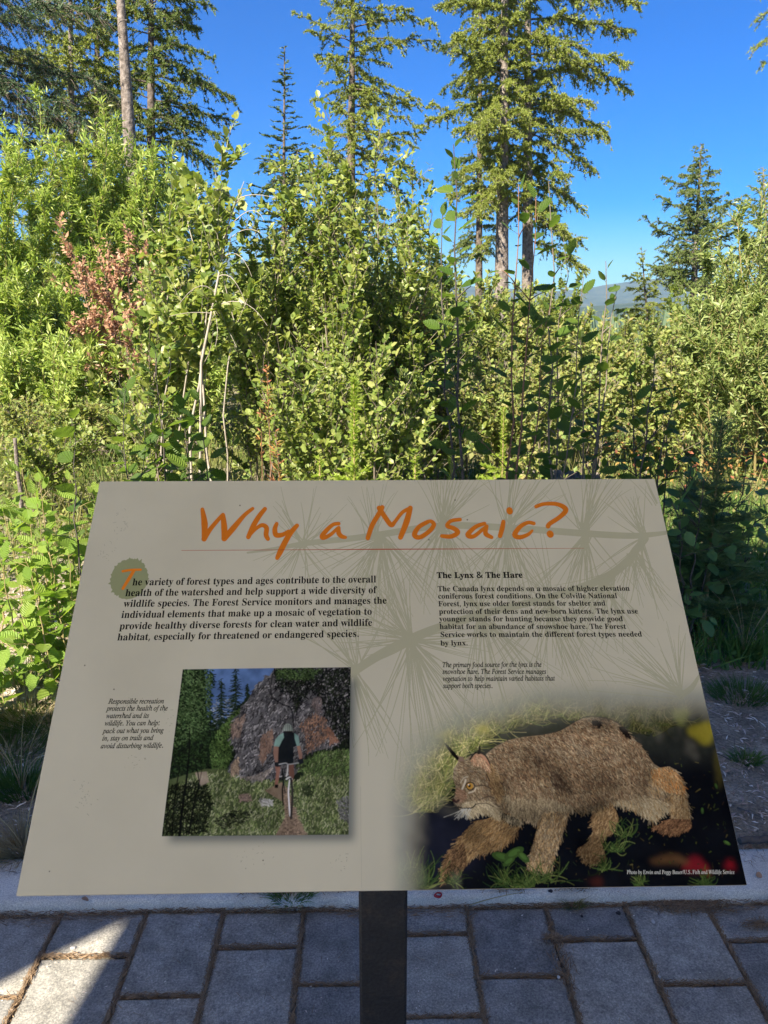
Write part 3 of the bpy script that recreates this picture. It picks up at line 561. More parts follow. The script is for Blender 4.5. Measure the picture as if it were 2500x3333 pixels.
def draw_art():
    A=Art(); R=A.rng; im=A.im
    # faint stock mottling of the paper
    n=noise2(AW,AH,170,R,4); im*=(1+.05*(n-.5))[...,None]
    yy,xx=np.mgrid[0:AH,0:AW].astype(np.float32)
    # photo-px coordinate of every canvas pixel (for the fades)
    den=HI[2,0]*xx+HI[2,1]*yy+HI[2,2]
    PX=(HI[0,0]*xx+HI[0,1]*yy+HI[0,2])/den; PY=(HI[1,0]*xx+HI[1,1]*yy+HI[1,2])/den
    # ---- lynx picture, faded into the page
    pic=np.empty_like(im); pic[:]=lin((9,11,16))
    nz=noise2(AW,AH,40,R,4)[...,None]
    up=np.clip((2520-PY)/170,0,1)[...,None]*np.clip((2050-PX)/500,.35,1)[...,None]
    pic=pic*(1-up)+lin((60,62,50))*up*(.5+nz)
    page=im.copy(); A.im=pic; im=pic
    # straw-coloured grass behind the cat
    reg=[(1240,2240),(2200,2240),(2240,2330),(2130,2400),(1960,2360),(1800,2340),(1640,2380),(1500,2470),(1430,2640),(1330,2650),(1250,2560)]
    for cnt,ln,dk in ((5200,40,.42),(5200,55,.8),(2300,70,1.15)):
        a=A.inside(reg,cnt); an=R.normal(-1.35,.75,cnt); l=ln*(.4+R.random(cnt))
        b=a+np.c_[np.cos(an)*l,np.sin(an)*l]
        base=lin([(128,124,78),(104,108,58),(146,138,98),(84,92,52)])[R.integers(0,4,cnt)]
        far=np.clip((a[:,0]-1650)/420,0,1); base=base*(dk*(.3+R.random(cnt)*.8)*(1-.72*far))[:,None]
        A.strokes(a,b,R.uniform(1.5,4,cnt),.8,base,bend=R.normal(0,.12,cnt))
    pic[:]=pic*(.75+.5*nz)
    dk=A.mask([c8([(0,600),(60,560),(130,590),(300,640),(260,900),(0,1000),(-80,800)])],30)[...,None]
    pic[:]=pic*(1-dk)+lin((22,24,34))*dk
    for x,y,rx,ry,c in ((2285,2385,42,36,(128,118,34)),(2215,2330,26,30,(92,96,44)),(2340,2500,16,60,(70,64,30)),(2262,2818,40,26,(112,26,34)),(2375,2818,18,16,(120,20,30)),(2180,2800,60,16,(92,66,42)),(1570,2372,24,14,(150,140,44)),(1430,2390,34,10,(140,132,48)),(1975,2940,10,8,(100,60,30)),(2300,2843,10,8,(140,84,30)),(1940,2870,22,14,(60,26,18))):
        t=np.linspace(0,2*math.pi,24,endpoint=False); rr=1+.2*np.sin(3*t+x)
        m=A.mask([np.c_[x+rx*rr*np.cos(t),y+ry*rr*np.sin(t)]],9)[...,None]*.6
        pic[:]=pic*(1-m)+lin(c)*m
    def tuft(x,y,n,l,sp,cols,w=4,an0=-1.57):
        an=R.normal(an0,sp,n); ll=l*(.4+.7*R.random(n)); a=np.c_[x+R.normal(0,l*.22,n),y+R.normal(0,4,n)]
        b=a+np.c_[np.cos(an)*ll,np.sin(an)*ll]
        A.strokes(a,b,w,.8,lin(cols)[R.integers(0,len(cols),n)]*(.35+.8*R.random(n))[:,None],bend=R.normal(0,.15,n))
    G=[(48,66,32),(66,82,42),(34,52,28),(88,96,54)]
    # fallen leaves and specks
    k=260; a=A.inside([(1900,2460),(2330,2460),(2390,2860),(1480,2870),(1560,2700),(1900,2700)],k)
    A.strokes(a,a+R.normal(0,7,(k,2)),R.uniform(1.5,4,k),1,.6*lin([(74,84,40),(96,88,52),(60,44,30),(46,58,40)])[R.integers(0,4,k)]*R.uniform(.25,1,k)[:,None])
    # the cat
    back=[(300,290),(350,250),(420,215),(500,198),(600,188),(700,165),(760,130),(820,98),(880,90),(950,98),(1010,120),(1060,165),(1110,220),(1160,275),(1200,340),(1240,365),(1290,358),(1330,380),(1360,430),(1385,510),(1400,600),(1403,650),(1300,648),(1297,580),(1240,600),(1190,635),(1140,600),(1090,570),(1040,545),(990,530),(960,560),(900,590),(850,605),(790,602),(765,575),(750,610),(722,700),(690,790),(662,860),(655,935),(600,925),(520,900),(530,850),(560,760),(578,680),(555,648),(500,620),(480,640),(430,610),(370,600),(330,540),(290,430)]
    farhind=[(960,540),(1000,590),(1017,640),(1000,700),(940,745),(928,780),(948,850),(885,890),(830,860),(795,800),(850,770),(882,700),(872,640),(880,590)]
    hfoot=[(1300,640),(1403,645),(1412,690),(1340,724),(1270,712),(1205,690),(1250,660)]
    fore=[(380,580),(480,620),(490,680),(440,750),(380,785),(300,812),(240,822),(210,850),(180,910),(130,950),(80,975),(70,930),(90,860),(130,790),(170,740),(210,690),(250,650),(320,640)]
    head=[(150,330),(185,322),(215,300),(240,290),(265,285),(300,310),(325,370),(370,430),(392,500),(380,560),(362,625),(330,625),(290,595),(250,592),(230,610),(190,618),(165,602),(150,575),(128,560),(122,540),(138,500),(135,460),(120,420),(125,370)]
    brown=[(110,88,66),(84,66,50),(136,114,88),(60,46,36),(100,80,62)]
    grey=[(122,108,86),(98,86,68),(142,128,104),(74,64,52)]
    tan=[(132,108,76),(108,86,60),(150,128,96),(84,64,46)]
    pale=[(136,124,100),(156,144,120),(108,96,76)]
    def fur(poly,n,ang,cols,ln=15,w=2.2,soft=.35,shade=None,lo=.45,hi=1.15,clip=None):
        a=A.inside(poly,n); an=(ang(a) if callable(ang) else ang)+R.normal(0,soft,n); l=ln*(.5+R.random(n))
        b=a+np.c_[np.cos(an)*l,np.sin(an)*l]
        c=lin(cols)[R.integers(0,len(cols),n)]*R.uniform(lo,hi,n)[:,None]
        if shade is not None: c=c*shade(a)[:,None]
        A.strokes(a,b,w,.8,c)
    A.fill([c8(farhind)],(84,66,44)); fur(c8(farhind),1500,2.0,tan,13,shade=lambda a:np.clip(1.15-(a[:,1]-2620)/330,.35,1.1)); 
    A.fill([c8(fore)],(110,80,50)); fur(c8(fore),3200,2.3,tan+[(150,120,80)],22,2.4,shade=lambda a:.75+.3*np.sin(a[:,0]*.05)*np.cos(a[:,1]*.043))
    A.fill([c8([(75,880),(150,840),(200,880),(150,950),(80,970)])],(66,46,32),.5); fur(c8([(75,900),(110,800),(180,760),(200,860),(150,940),(80,970)]),500,2.1,[(84,64,46),(46,34,26),(120,96,70)],18)
    A.fill([c8(back)],(100,86,70)); 
    def bang(a):  # hair lies backwards and down
        x=(a[:,0]-1400)*1.659; y=(a[:,1]-2280)*1.659
        return np.where(y>620,1.75,np.where(x>1050,1.1,.75+.5*np.clip((y-200)/400,0,1)))
    def bsh(a):
        x=(a[:,0]-1400)*1.659; y=(a[:,1]-2280)*1.659
        s=np.where(y<150+abs(x-900)*.12,.75,1.)
        s=s*(1-.35*np.exp(-((x-700)/40)**2-((y-430)/90)**2))
        s=s*np.where((x>760)&(x<960)&(y>520),.7,1.)*(1.12-.25*np.clip((y-250)/350,0,1))*(1+.12*np.sin(x*.012+1.2)*np.sin(y*.014))
        return s
    # the pale lower flank and legs, then brown saddle
    fur(c8(back),9000,bang,grey+tan[:1],15,2.2,shade=bsh)
    saddle=[(300,290),(420,215),(600,188),(700,165),(820,98),(950,98),(1060,165),(1160,275),(1200,340),(1160,440),(1050,430),(960,480),(880,540),(780,520),(700,480),(600,420),(520,470),(420,470),(370,400)]
    fur(c8(saddle),7500,bang,brown,13,2.2,shade=bsh,lo=.4)
    fur(c8(saddle),1800,bang,grey,11,1.6,shade=bsh,lo=.5,hi=1.)
    fur(c8([(1190,370),(1290,358),(1360,430),(1370,500),(1280,480),(1200,440)]),1100,1.2,tan+[(150,100,52)],15)
    fur(c8([(970,530),(1050,470),(1180,520),(1290,560),(1190,630),(1090,570)]),1500,1.1,pale+tan[:1],24,2,shade=lambda a:np.full(len(a),.85))
    fur(c8([(400,500),(560,480),(760,520),(765,575),(560,650),(430,600)]),2200,1.5,grey+pale[:1],18)
    fur(c8([(600,600),(750,600),(660,860),(655,930),(520,900),(575,690)]),1500,1.7,tan+grey,11,2)
    fur(c8([(1300,500),(1380,520),(1403,650),(1300,648)]),900,1.6,tan+pale[:1],13,2)
    A.fill([c8(hfoot)],(70,52,38)); fur(c8(hfoot),600,2.4,[(104,76,54),(62,44,32),(130,100,74)],12)
    fur(c8([(650,380),(700,390),(730,450),(790,530),(760,560),(690,500),(655,450)]),90,1.0,[(56,44,36),(78,64,52)],16,2)
    fur(c8([(380,440),(520,440),(700,480),(790,510),(960,460),(1160,430),(1160,500),(960,540),(780,560),(600,510),(430,520)]),2600,1.1,brown+grey,14,2,lo=.5)
    for bx,by,r in ((884,118,15),(900,126,12),(1030,150,13),(1045,168,13),(1058,186,11)):
        fur(c8([(bx-r,by-r*.5),(bx+r,by-r*.7),(bx+r,by+r*.8),(bx-r*.6,by+r*.6)]),60,.9,[(16,13,12),(30,24,22)],11)
    A.fill([A.ribbon(c8([(600,188),(700,163),(820,96),(900,89),(1000,115),(1055,160)]),[1,3,3,5,5,4])],(30,24,20),.7)
    # head
    A.fill([c8(head)],(112,100,86))
    fur(c8(head),3600,lambda a:.7+.4*np.sin(a[:,1]*.03),grey+brown[:2],11,2,soft=.3)
    fur(c8([(325,340),(372,430),(392,500),(360,540),(320,470),(300,400)]),700,1.1,tan,14,2,lo=.5)
    fur(c8([(160,560),(230,540),(330,545),(372,600),(360,628),(300,590),(240,598),(195,618)]),900,1.0,pale,20,2,lo=.6)
    fur(c8([(135,470),(170,480),(190,520),(150,550),(128,545)]),260,.5,[(110,84,66),(132,108,88)],8,2)
    for L,w,c in (([(162,445),(180,420),(200,412)],3,(138,130,114)),([(205,500),(235,490),(245,475)],4,(140,132,116)),([(172,478),(184,450),(190,430)],6,(150,142,126)),
                  ([(190,458),(205,444),(228,446),(240,462)],3.4,(16,12,10)),([(190,458),(205,482),(226,482),(240,466)],3,(18,14,12)),
                  ([(240,465),(290,460),(330,480)],3,(50,40,34)),([(260,540),(310,520),(345,530)],3,(60,50,42)),([(250,560),(300,556),(340,575)],3,(70,60,50)),
                  ([(150,575),(180,584),(225,580),(245,560)],4,(24,18,18)),([(122,538),(140,548),(152,540)],8,(44,26,24)),
                  ([(302,398),(312,420),(318,436)],4,(52,42,36))):
        A.fill([A.ribbon(c8(L),w)],c)
    t=np.linspace(0,6.28,20,endpoint=False)
    A.fill([np.c_[1400+(213+18*np.cos(t))/1.659,2280+(463+17*np.sin(t))/1.659]],(130,98,44)); A.fill([np.c_[1400+(211+7*np.cos(t))/1.659,2280+(462+8*np.sin(t))/1.659]],(8,7,6))
    A.fill([np.c_[1400+(206+3*np.cos(t))/1.659,2280+(456+3*np.sin(t))/1.659]],(210,210,200))
    A.fill([c8([(152,300),(130,292),(150,330),(185,330),(178,305)])],(96,80,68)); A.fill([c8([(72,225),(100,248),(130,280),(155,312),(146,326),(120,300),(92,262)])],(14,12,12))
    A.fill([c8([(215,330),(240,292),(262,284),(292,300),(318,335),(322,385),(290,370),(262,340)])],(140,106,84)); fur(c8([(220,330),(240,300),(265,295),(300,330),(318,380),(262,345)]),260,1.2,[(150,116,90),(110,80,62),(176,150,122)],12,1.6)
    A.fill([A.ribbon(c8([(212,322),(232,292),(262,280),(298,300),(322,345)]),[3,5,5,4,3])],(24,20,18)); A.fill([c8([(252,292),(260,262),(266,232),(272,262),(270,290)])],(12,10,10))
    fur(c8([(372,600),(480,640),(500,660),(440,660)]),300,1.6,[(12,12,14),(120,110,90)],14)
    k=16; a=np.array(c8([(165+R.integers(0,60),585) for _ in range(k)])); A.strokes(a,a+np.c_[R.normal(-16,22,k),R.uniform(18,38,k)],1.2,.6,np.tile(lin((150,148,140)),(k,1)))
    # foreground grass and leaves in front of the paws
    for x,y,n_,l,sp in ((1345,2886,150,120,.55),(1300,2880,80,80,.8),(1470,2872,30,50,1.),(1700,2886,90,60,.9),(1640,2876,40,80,1.1),(1770,2872,30,90,1.15),(2000,2770,40,60,.75),(2030,2720,24,60,.7),(1960,2830,30,44,.9),(2290,2880,40,40,1.),(2080,2878,50,36,1.)):
        tuft(x,y,n_,l,sp,G,3.2)
    for cx,cy,s_,an in ((1632,2790,34,.3),(1672,2778,36,-.5),(1702,2790,26,.7),(1655,2805,24,2.5),(2365,2745,13,.5),(2285,2640,11,1.5),(2330,2560,10,1.2)):
        t=np.linspace(0,6.28,14,endpoint=False); e=np.c_[s_*np.cos(t),s_*.42*np.sin(t)]; r_=np.array([[math.cos(an),math.sin(an)],[-math.sin(an),math.cos(an)]])
        A.fill([e@r_+[cx,cy]],(44,62,30)); A.fill([e@r_*.6+[cx,cy-2]],(56,78,38))
    for P,f,rr in ((c8([(380,560),(560,600),(780,560),(960,520),(1000,560),(900,620),(760,640),(560,680),(400,640)]),.62,14),(c8([(640,380),(720,400),(790,540),(740,560),(660,480)]),.78,14),
                  (c8([(330,440),(400,420),(420,600),(360,640)]),.6,9),(c8([(1150,360),(1210,350),(1200,470),(1140,560),(1090,520)]),.72,12),(c8([(520,240),(700,190),(900,130),(1040,180),(1080,260),(880,260),(600,300)]),1.22,22),
                  (c8([(440,330),(600,320),(620,460),(480,480)]),1.2,18),(c8([(960,300),(1100,300),(1120,440),(1000,460)]),1.15,20),(c8([(560,640),(600,640),(560,860),(510,860)]),.7,7),(c8([(1340,420),(1420,420),(1420,640),(1360,640)]),.72,9),
                  (c8([(80,900),(180,800),(200,860),(120,960)]),.75,8),(c8([(140,330),(200,330),(180,420),(140,440)]),1.15,8),(c8([(780,740),(960,740),(960,900),(780,900)]),.6,10)):
        mk=A.mask([P],rr)[...,None]; pic*=1-(1-f)*mk
    soft=blur(pic,1); lum=(.62+1.0*noise2(AW,AH,80,R,4))[...,None]; pic[:]=np.clip((soft*.9+pic*.1)*np.clip(lum,.6,1.45),0,1)**1.08
    # fade of the picture into the page
    al=np.clip((PX-1245)/230,0,1)*np.clip((PY-(2195+np.clip(1750-PX,0,900)*.28))/250,0,1)
    al=np.clip(al*1.35,0,1); al=al*al*(3-2*al)
    al=np.clip(al*(.8+.4*nz[...,0]),0,1)
    al=np.where((PX>1500)&(PY>2480),1,al)
    al=blur(al.astype(np.float32),7)[...,None]
    hz=np.clip(1-abs(al-.35)/.35,0,1)
    im=page*(1-al)+pic*al; im=im*(1-.3*hz)+lin((96,104,102))*.3*hz; A.im=im
    # ---- pine bough silhouette in olive grey, one flat tone
    pine=np.zeros((AH,AW,1),np.float32)
    keep=A.im; 
    nodes=[(985,1768,200,-1.6,1.1,34),(985,1775,210,1.6,1.2,34),(1215,1745,190,-1.5,.75,30),(1240,1750,340,1.55,.95,80),(1240,1750,300,2.3,.7,30),
           (1440,1705,230,-1.35,.9,60),(1440,1715,290,1.6,.95,70),(1655,1710,240,-1.4,.9,54),(1650,1720,330,1.65,.9,70),(1900,1735,250,-1.5,.85,56),(1905,1745,270,1.8,.9,64),
           (2090,1740,190,-2.0,.7,30),(2085,1755,230,1.7,1.,44),(2060,1800,250,1.2,.55,30),(1990,1870,300,2.2,.8,44),(1960,1880,270,1.2,.6,34),(1790,1945,300,1.9,.8,50),(1790,1945,260,-2.2,.8,22),
           (1335,2080,300,-2.2,.9,60),(1335,2085,480,1.35,.75,80),(1335,2085,300,.2,.6,30),(1335,2085,260,3.0,.6,30),(1560,2000,420,1.2,.7,56),(1150,2190,330,1.25,.35,30),(1160,2180,330,-1.9,.9,34),
           (2215,2262,330,-2.55,.55,46),(2215,2262,250,-1.75,.4,20),(1780,1960,430,.95,.4,30),(1560,2000,300,-1.9,.8,26),(2130,1640,150,-2.2,.5,10)]
    for x,y,l,an0,sp,n_ in nodes:
        n_=int(n_*.55)
        an=an0+R.uniform(-sp,sp,n_)*(.5+R.random(n_)*.6); ll=l*(.55+.45*R.random(n_))
        a=np.c_[np.full(n_,x),np.full(n_,y)]+R.normal(0,7,(n_,2)); b=a+np.c_[np.cos(an)*ll,np.sin(an)*ll]
        A.strokes(a,b,R.uniform(3.2,5.6,n_),1.,np.ones((n_,1)),img=pine,bend=R.normal(0,.03,n_))
    for L,w in (([(805,1799),(900,1785),(1000,1768),(1150,1752),(1250,1738),(1450,1711),(1700,1722),(1900,1737),(2060,1745),(2170,1735)],[6,12,18,20,21,22,22,22,20,12]),
                ([(2100,1755),(2070,1790),(2040,1830),(1960,1885),(1800,1942),(1560,2002),(1420,2045),(1330,2085),(1230,2135),(1150,2188),(1100,2230)],[22,26,28,26,24,24,26,34,30,26,14]),
                ([(2215,2265),(2250,2240),(2275,2200)],[22,18,8])):
        P=mp(A.ribbon(L,w)); x0,y0=np.maximum(P.min(0).astype(int)-1,0); x1,y1=np.minimum(P.max(0).astype(int)+2,(AW,AH))
        c=coverage([P],x0,y0,x1-x0,y1-y0)[...,None]; pine[y0:y1,x0:x1]=np.maximum(pine[y0:y1,x0:x1],c)
    pine*=(1-np.clip(al*1.5,0,1)*.8)
    A.im=A.im*(1-pine*.66)+(lin((113,112,92))*1.02)*pine*.66
    # sepia leaf blot behind the initial
    t=np.linspace(0,2*math.pi,90,endpoint=False)
    r=1+R.uniform(-.09,.17,90)*np.where(np.arange(90)%3==0,1,.15)*np.where((t>.4)&(t<1.6),.3,1.)
    blot=np.c_[420+60*r*np.cos(t)-8*np.sin(t), 1884+66*r*np.sin(t)]
    A.fill([blot],(100,104,76),.93)
    # title lettering, drawn with a brush
    OR=(147,80,22)
    def cA(L): return [(300+x/1.659,1560+y/1.659) for x,y in L]      # crop A coordinates
    def cB(L): return [(1200+x/1.3825,1560+y/1.3825) for x,y in L]
    T=[(cA([(594,162),(606,240),(603,322)]),[9,16,11]),(cA([(603,322),(640,265),(700,195)]),[13,11,9]),(cA([(705,193),(712,260),(712,320)]),[11,15,13]),(cA([(712,320),(760,265),(820,195),(866,158)]),[14,14,10,8]),
       (cA([(932,160),(900,200),(870,250),(842,312)]),[10,12,13,11]),(cA([(842,312),(880,270),(915,248),(940,262),(938,300),(948,322)]),[7,8,10,12,12,10]),
       (cA([(995,240),(985,270),(992,300),(1025,300),(1060,280)]),[9,12,13,11,8]),(cA([(1105,250),(1070,290),(1040,340),(1015,390),(998,425)]),[10,13,14,14,10]),
       (cA([(1330,240),(1300,245),(1265,275),(1240,308),(1252,316),(1290,296),(1325,262)]),[9,9,11,12,10,9,7]),(cA([(1330,262),(1330,290),(1345,308),(1366,314)]),[9,12,11,8]),
       (cA([(1487,318),(1510,250),(1545,190),(1565,152)]),[11,12,12,11]),(cB([(46,130),(72,170),(100,206),(118,190),(150,150),(186,130)]),[12,12,12,9,9,9]),(cB([(186,130),(170,190),(142,262)]),[12,15,12]),
       (cB([(265,192),(225,215),(205,250),(228,262),(270,236),(292,206),(280,190),(262,192)]),[10,11,13,11,11,11,9,8]),
       (cB([(410,182),(370,188),(352,210),(382,222),(400,240),(370,258),(328,256)]),[9,9,10,11,12,11,9]),
       (cB([(520,200),(480,215),(445,250),(470,258),(510,228),(530,212)]),[9,10,13,10,9,8]),(cB([(530,212),(525,245),(552,262)]),[9,12,9]),
       (cB([(605,192),(600,220),(590,256)]),[10,12,11]),(cB([(632,140),(634,146)]),[15,15]),
       (cB([(742,200),(715,196),(680,215),(656,250),(678,262),(715,250),(735,232)]),[9,9,11,13,11,9,6]),
       (cB([(752,124),(790,112),(850,114),(886,138),(860,170),(815,200),(806,212)]),[9,9,10,13,11,11,12]),(cB([(814,246),(817,250)]),[16,16])]
    for L,w in T: A.fill([A.ribbon(L,np.asarray(w)*1.36)],OR)
    A.fill([[(590,1790.5),(1000,1788.5),(1250,1786.5),(1900,1785),(1900,1786),(1250,1790),(1000,1790.5),(590,1792)]],(120,48,30),.9)
    def cT(L): return [(300+x/4.1475,1780+y/4.1475) for x,y in L]
    for L,w in ((cT([(410,328),(520,310),(655,306)]),[8,8,7]),(cT([(560,320),(500,420),(412,562)]),[10,11,9])): A.fill([A.ribbon(L,w)],(158,88,26))
    # body copy
    K=(9,9,9)
    for s_,x0,y0,x1,y1 in (("he variety of forest types and ages contribute to the overall",429,1905,1224,1896),("health of the watershed and help support a wide diversity of",406,1940,1224,1931),("wildlife species. The Forest Service monitors and manages the",401,1975,1258,1965),
        ("individual elements that make up a mosaic of vegetation to",393,2011,1210,2001),("provide healthy diverse forests for clean water and wildlife",387,2048,1211,2037),("habitat, especially for threatened or endangered species.",380,2084,1169,2073)):
        A.text('b',s_,x0,y0,x1,y1,49,K,thin=-5)
    A.text('b',"The Lynx & The Hare",1421,1882,1701,1881,41,K,thin=-14)
    for s_,x0,y0,x1,y1 in (("The Canada lynx depends on a mosaic of higher elevation",1424,1925,2050,1924),("coniferous forest conditions. On the Colville National",1425,1949,2009,1948),("Forest, lynx use older forest stands for shelter and",1426,1974,1971,1972),
        ("protection of their dens and new-born kittens. The lynx use",1428,1999,2077,1998),("younger stands for hunting because they provide good",1429,2023,2028,2023),("habitat for an abundance of snowshoe hare. The Forest",1430,2048,2038,2048),
        ("Service works to maintain the different forest types needed",1432,2074,2090,2073),("by lynx.",1433,2102,1523,2101)):
        A.text('b',s_,x0,y0,x1,y1,37,K,thin=-6)
    for s_,x0,y0,x1,y1 in (("The primary food source for the lynx is the",1439,2172,1763,2171),("snowshoe hare. The Forest Service manages",1440,2194,1778,2194),("vegetation to help maintain varied habitats that",1441,2217,1806,2216),("support both species.",1442,2240,1603,2240)):
        A.text('i',s_,x0,y0,x1,y1,34,K,thin=-15)
    for s_,x0,y0,x1,y1 in (("Responsible recreation",352,2290,533,2289),("protects the health of the",347,2313,545,2312),("watershed and its",345,2337,484,2336),("wildlife. You can help:",340,2361,519,2360),("pack out what you bring",335,2386,531,2384),("in, stay on trails and",332,2410,498,2408),("avoid disturbing wildlife.",327,2435,531,2433)):
        A.text('i',s_,x0,y0,x1,y1,34,K,thin=-15)
    A.text('i',"Photo by Erwin and Peggy Bauer/U.S. Fish and Wildlife Service",2040,2846,2391,2846,27,(186,186,182),alpha=.85)
    # ---- small picture of the rider, with its printed drop shadow
    TL,TR,BR,BL=(594,2178),(1141,2171.5),(1133.6,2717),(525.5,2722)
    sh=blur(A.mask([[(618,2210),(1160,2210),(1153,2737),(548,2742)]]),14)[...,None]*.75
    A.im=A.im*(1-sh)+lin((44,54,60))*sh
    box=A.mask([[TL,TR,BR,BL]])[...,None]; page=A.im.copy()
    A.fill([[TL,TR,BR,BL]],(18,24,16))
    def dabs(poly,n,ln,cols,an0,sp,w=3,lo=.4,hi=1.2,cr=c7):
        P=cr(poly); a=A.inside(P,n); an=R.normal(an0,sp,n); l=ln*(.4+R.random(n))
        A.strokes(a,a+np.c_[np.cos(an)*l,np.sin(an)*l],w,w*.5,lin(cols)[R.integers(0,len(cols),n)]*R.uniform(lo,hi,n)[:,None])
    A.fill([c7([(420,60),(1010,50),(960,130),(850,240),(700,380),(520,560),(440,460)])],(52,84,134))
    dabs([(500,330),(640,320),(690,400),(560,540),(470,600),(440,440)],160,9,[(120,130,140),(80,90,104)],.3,.6,4,.6)
    # conifers against the sky, broadleaf trees at the left
    for x,y0,y1,wd in ((680,60,620,130),(560,150,700,110),(775,190,520,60)):
        A.fill([A.ribbon(c7([(x,y0),(x,y1)]),[1,3])],(16,18,14))
        k=360;yy_=R.random(k)**.8*(y1-y0)+y0; sx=R.choice([-1,1],k); ww=wd*(.25+.75*(yy_-y0)/(y1-y0))*R.random(k)
        a=np.array(c7(np.c_[np.full(k,x),yy_])); b=np.array(c7(np.c_[x+sx*ww,yy_+R.uniform(-6,30,k)])); A.strokes(a,b,2.2,1.2,lin([(20,32,20),(30,46,26),(14,20,16)])[R.integers(0,3,k)])
    dabs([(240,72),(480,70),(500,200),(470,360),(520,560),(540,760),(480,900),(120,980),(150,760)],1500,10,[(24,40,18),(40,62,26),(16,24,14)],.6,.8,4.5)
    dabs([(240,72),(470,70),(470,300),(440,560),(160,720),(200,380)],900,9,[(56,80,38),(36,56,26),(80,104,56)],.5,.8,3.2,.35)
    dabs([(540,560),(660,430),(720,380),(660,640),(640,800),(600,900),(480,900),(460,700)],800,9,[(58,84,30),(34,52,22),(84,110,44)],.9,.6,4)
    # slope
    A.fill([c7([(90,1000),(420,900),(620,900),(830,1000),(1200,1000),(1400,760),(1625,740),(1617,1447),(66,1460)])],(56,66,34))
    dabs([(90,1100),(420,930),(620,930),(830,1000),(1200,1000),(1400,780),(1622,760),(1617,1447),(66,1460)],5200,11,[(92,108,52),(66,80,38),(118,126,76),(44,54,30),(130,132,98)],-1.3,.5,2.6,.45)
    dabs([(66,1460),(100,1050),(420,1000),(480,1200),(420,1440)],1500,11,[(20,24,14),(34,42,22),(12,14,12)],-1.1,.7,3.2)
    dabs([(480,1330),(660,1230),(800,1260),(760,1330),(560,1400)],160,9,[(22,26,18),(34,38,24)],.2,.6,3)
    A.fill([c7([(340,930),(440,920),(460,1010),(390,1040)])],(124,106,92),.8); A.fill([c7([(1060,1010),(1110,1060),(1180,1280),(1270,1448),(1010,1450),(1090,1300),(1080,1180),(920,1080),(980,1050)])],(112,90,72),.9)
    dabs([(1060,1050),(1110,1060),(1180,1280),(1270,1448),(1010,1450),(1090,1300),(1080,1180)],420,8,[(130,106,86),(92,74,60),(108,88,72)],.2,.9,3)
    # crag
    rock=[(830,240),(870,175),(905,170),(925,118),(960,128),(985,95),(1000,62),(1637,56),(1620,620),(1530,700),(1400,740),(1270,770),(1220,900),(1160,960),(930,980),(840,1005),(700,950),(615,930),(625,870),(690,790),(655,700),(632,640),(668,560),(655,480),(715,440),(720,380),(770,350),(790,310)]
    A.fill([c7(rock)],(66,64,66))
    dabs(rock,2600,13,[(92,90,94),(64,62,66),(40,38,42),(120,116,118),(30,28,30)],2.2,.45,3.4,.5)
    dabs([(890,620),(990,560),(980,720),(900,860),(880,800)],300,10,[(112,84,68),(96,74,62)],1.8,.4,3.4,.5); dabs([(640,860),(700,800),(700,930),(640,940)],140,10,[(150,126,100),(110,90,74)],1.2,.4,3.4)
    dabs([(640,520),(760,440),(720,620),(650,640)],160,10,[(130,106,92),(98,80,70)],2.,.4,3.4); dabs([(700,960),(820,960),(1000,880),(900,990)],150,10,[(128,116,108),(92,84,80)],2.,.4,3.4)
    dabs([(1000,60),(1637,56),(1625,740),(1540,640),(1420,460),(1400,330),(1300,250),(1180,420),(1130,300),(1000,200)],1500,12,[(16,18,16),(26,26,26),(34,42,26),(12,13,14)],1.9,.7,4.5,.4)
    dabs([(1000,62),(1380,62),(1300,160),(1010,150)],420,8,[(40,58,28),(66,88,40),(24,34,20)],.6,.8,4)
    dabs([(1310,300),(1390,290),(1400,430),(1340,430)],130,9,[(96,82,80),(70,62,62)],2.,.4,3.6); dabs([(1210,520),(1330,430),(1440,480),(1460,640),(1310,740),(1270,760),(1260,620)],520,10,[(112,84,70),(84,66,58),(134,92,62),(54,44,42)],1.9,.4,3.4,.5)
    dabs([(1430,540),(1470,560),(1530,660),(1460,680)],140,10,[(128,84,60),(98,70,56)],1.4,.4,3.4)
    A.fill([A.ribbon(c7([(985,110),(975,280),(1060,360),(1140,400),(1160,540)]),[3,5,4,6,5])],(14,14,16),.85)
    dabs([(1180,860),(1400,760),(1622,760),(1620,960),(1300,960),(1190,930)],700,11,[(84,108,46),(60,78,36),(40,52,28)],-1.1,.5,3)
    dabs([(1225,1060),(1270,1030),(1325,1050),(1310,1110),(1250,1120)],90,9,[(28,36,20),(44,54,30)],.5,.8,3); dabs([(870,1150),(970,1150),(975,1200),(890,1200)],90,9,[(150,148,144),(110,108,104)],.2,.5,4); dabs([(700,1110),(790,1110),(790,1160),(700,1170)],80,9,[(130,106,94),(96,80,72)],.2,.5,4)
    dabs([(1510,1150),(1620,1120),(1618,1350),(1540,1300)],200,9,[(98,98,96),(60,60,58)],.9,.6,4)
    # dark stems at the left
    for L,w in (([(300,560),(290,800),(270,1000),(240,1200),(212,1460)],[3,5,7,8,9]),([(345,840),(375,1010),(340,1160),(310,1330),(290,1440)],[3,4,5,6,6]),([(215,880),(180,1100),(160,1300),(150,1455)],[3,4,4,5]),([(400,900),(385,980),(372,1040)],[2,2,3]),([(200,1180),(130,1250),(100,1300)],2)):
        A.fill([A.ribbon(c7(L),w)],(12,13,12))
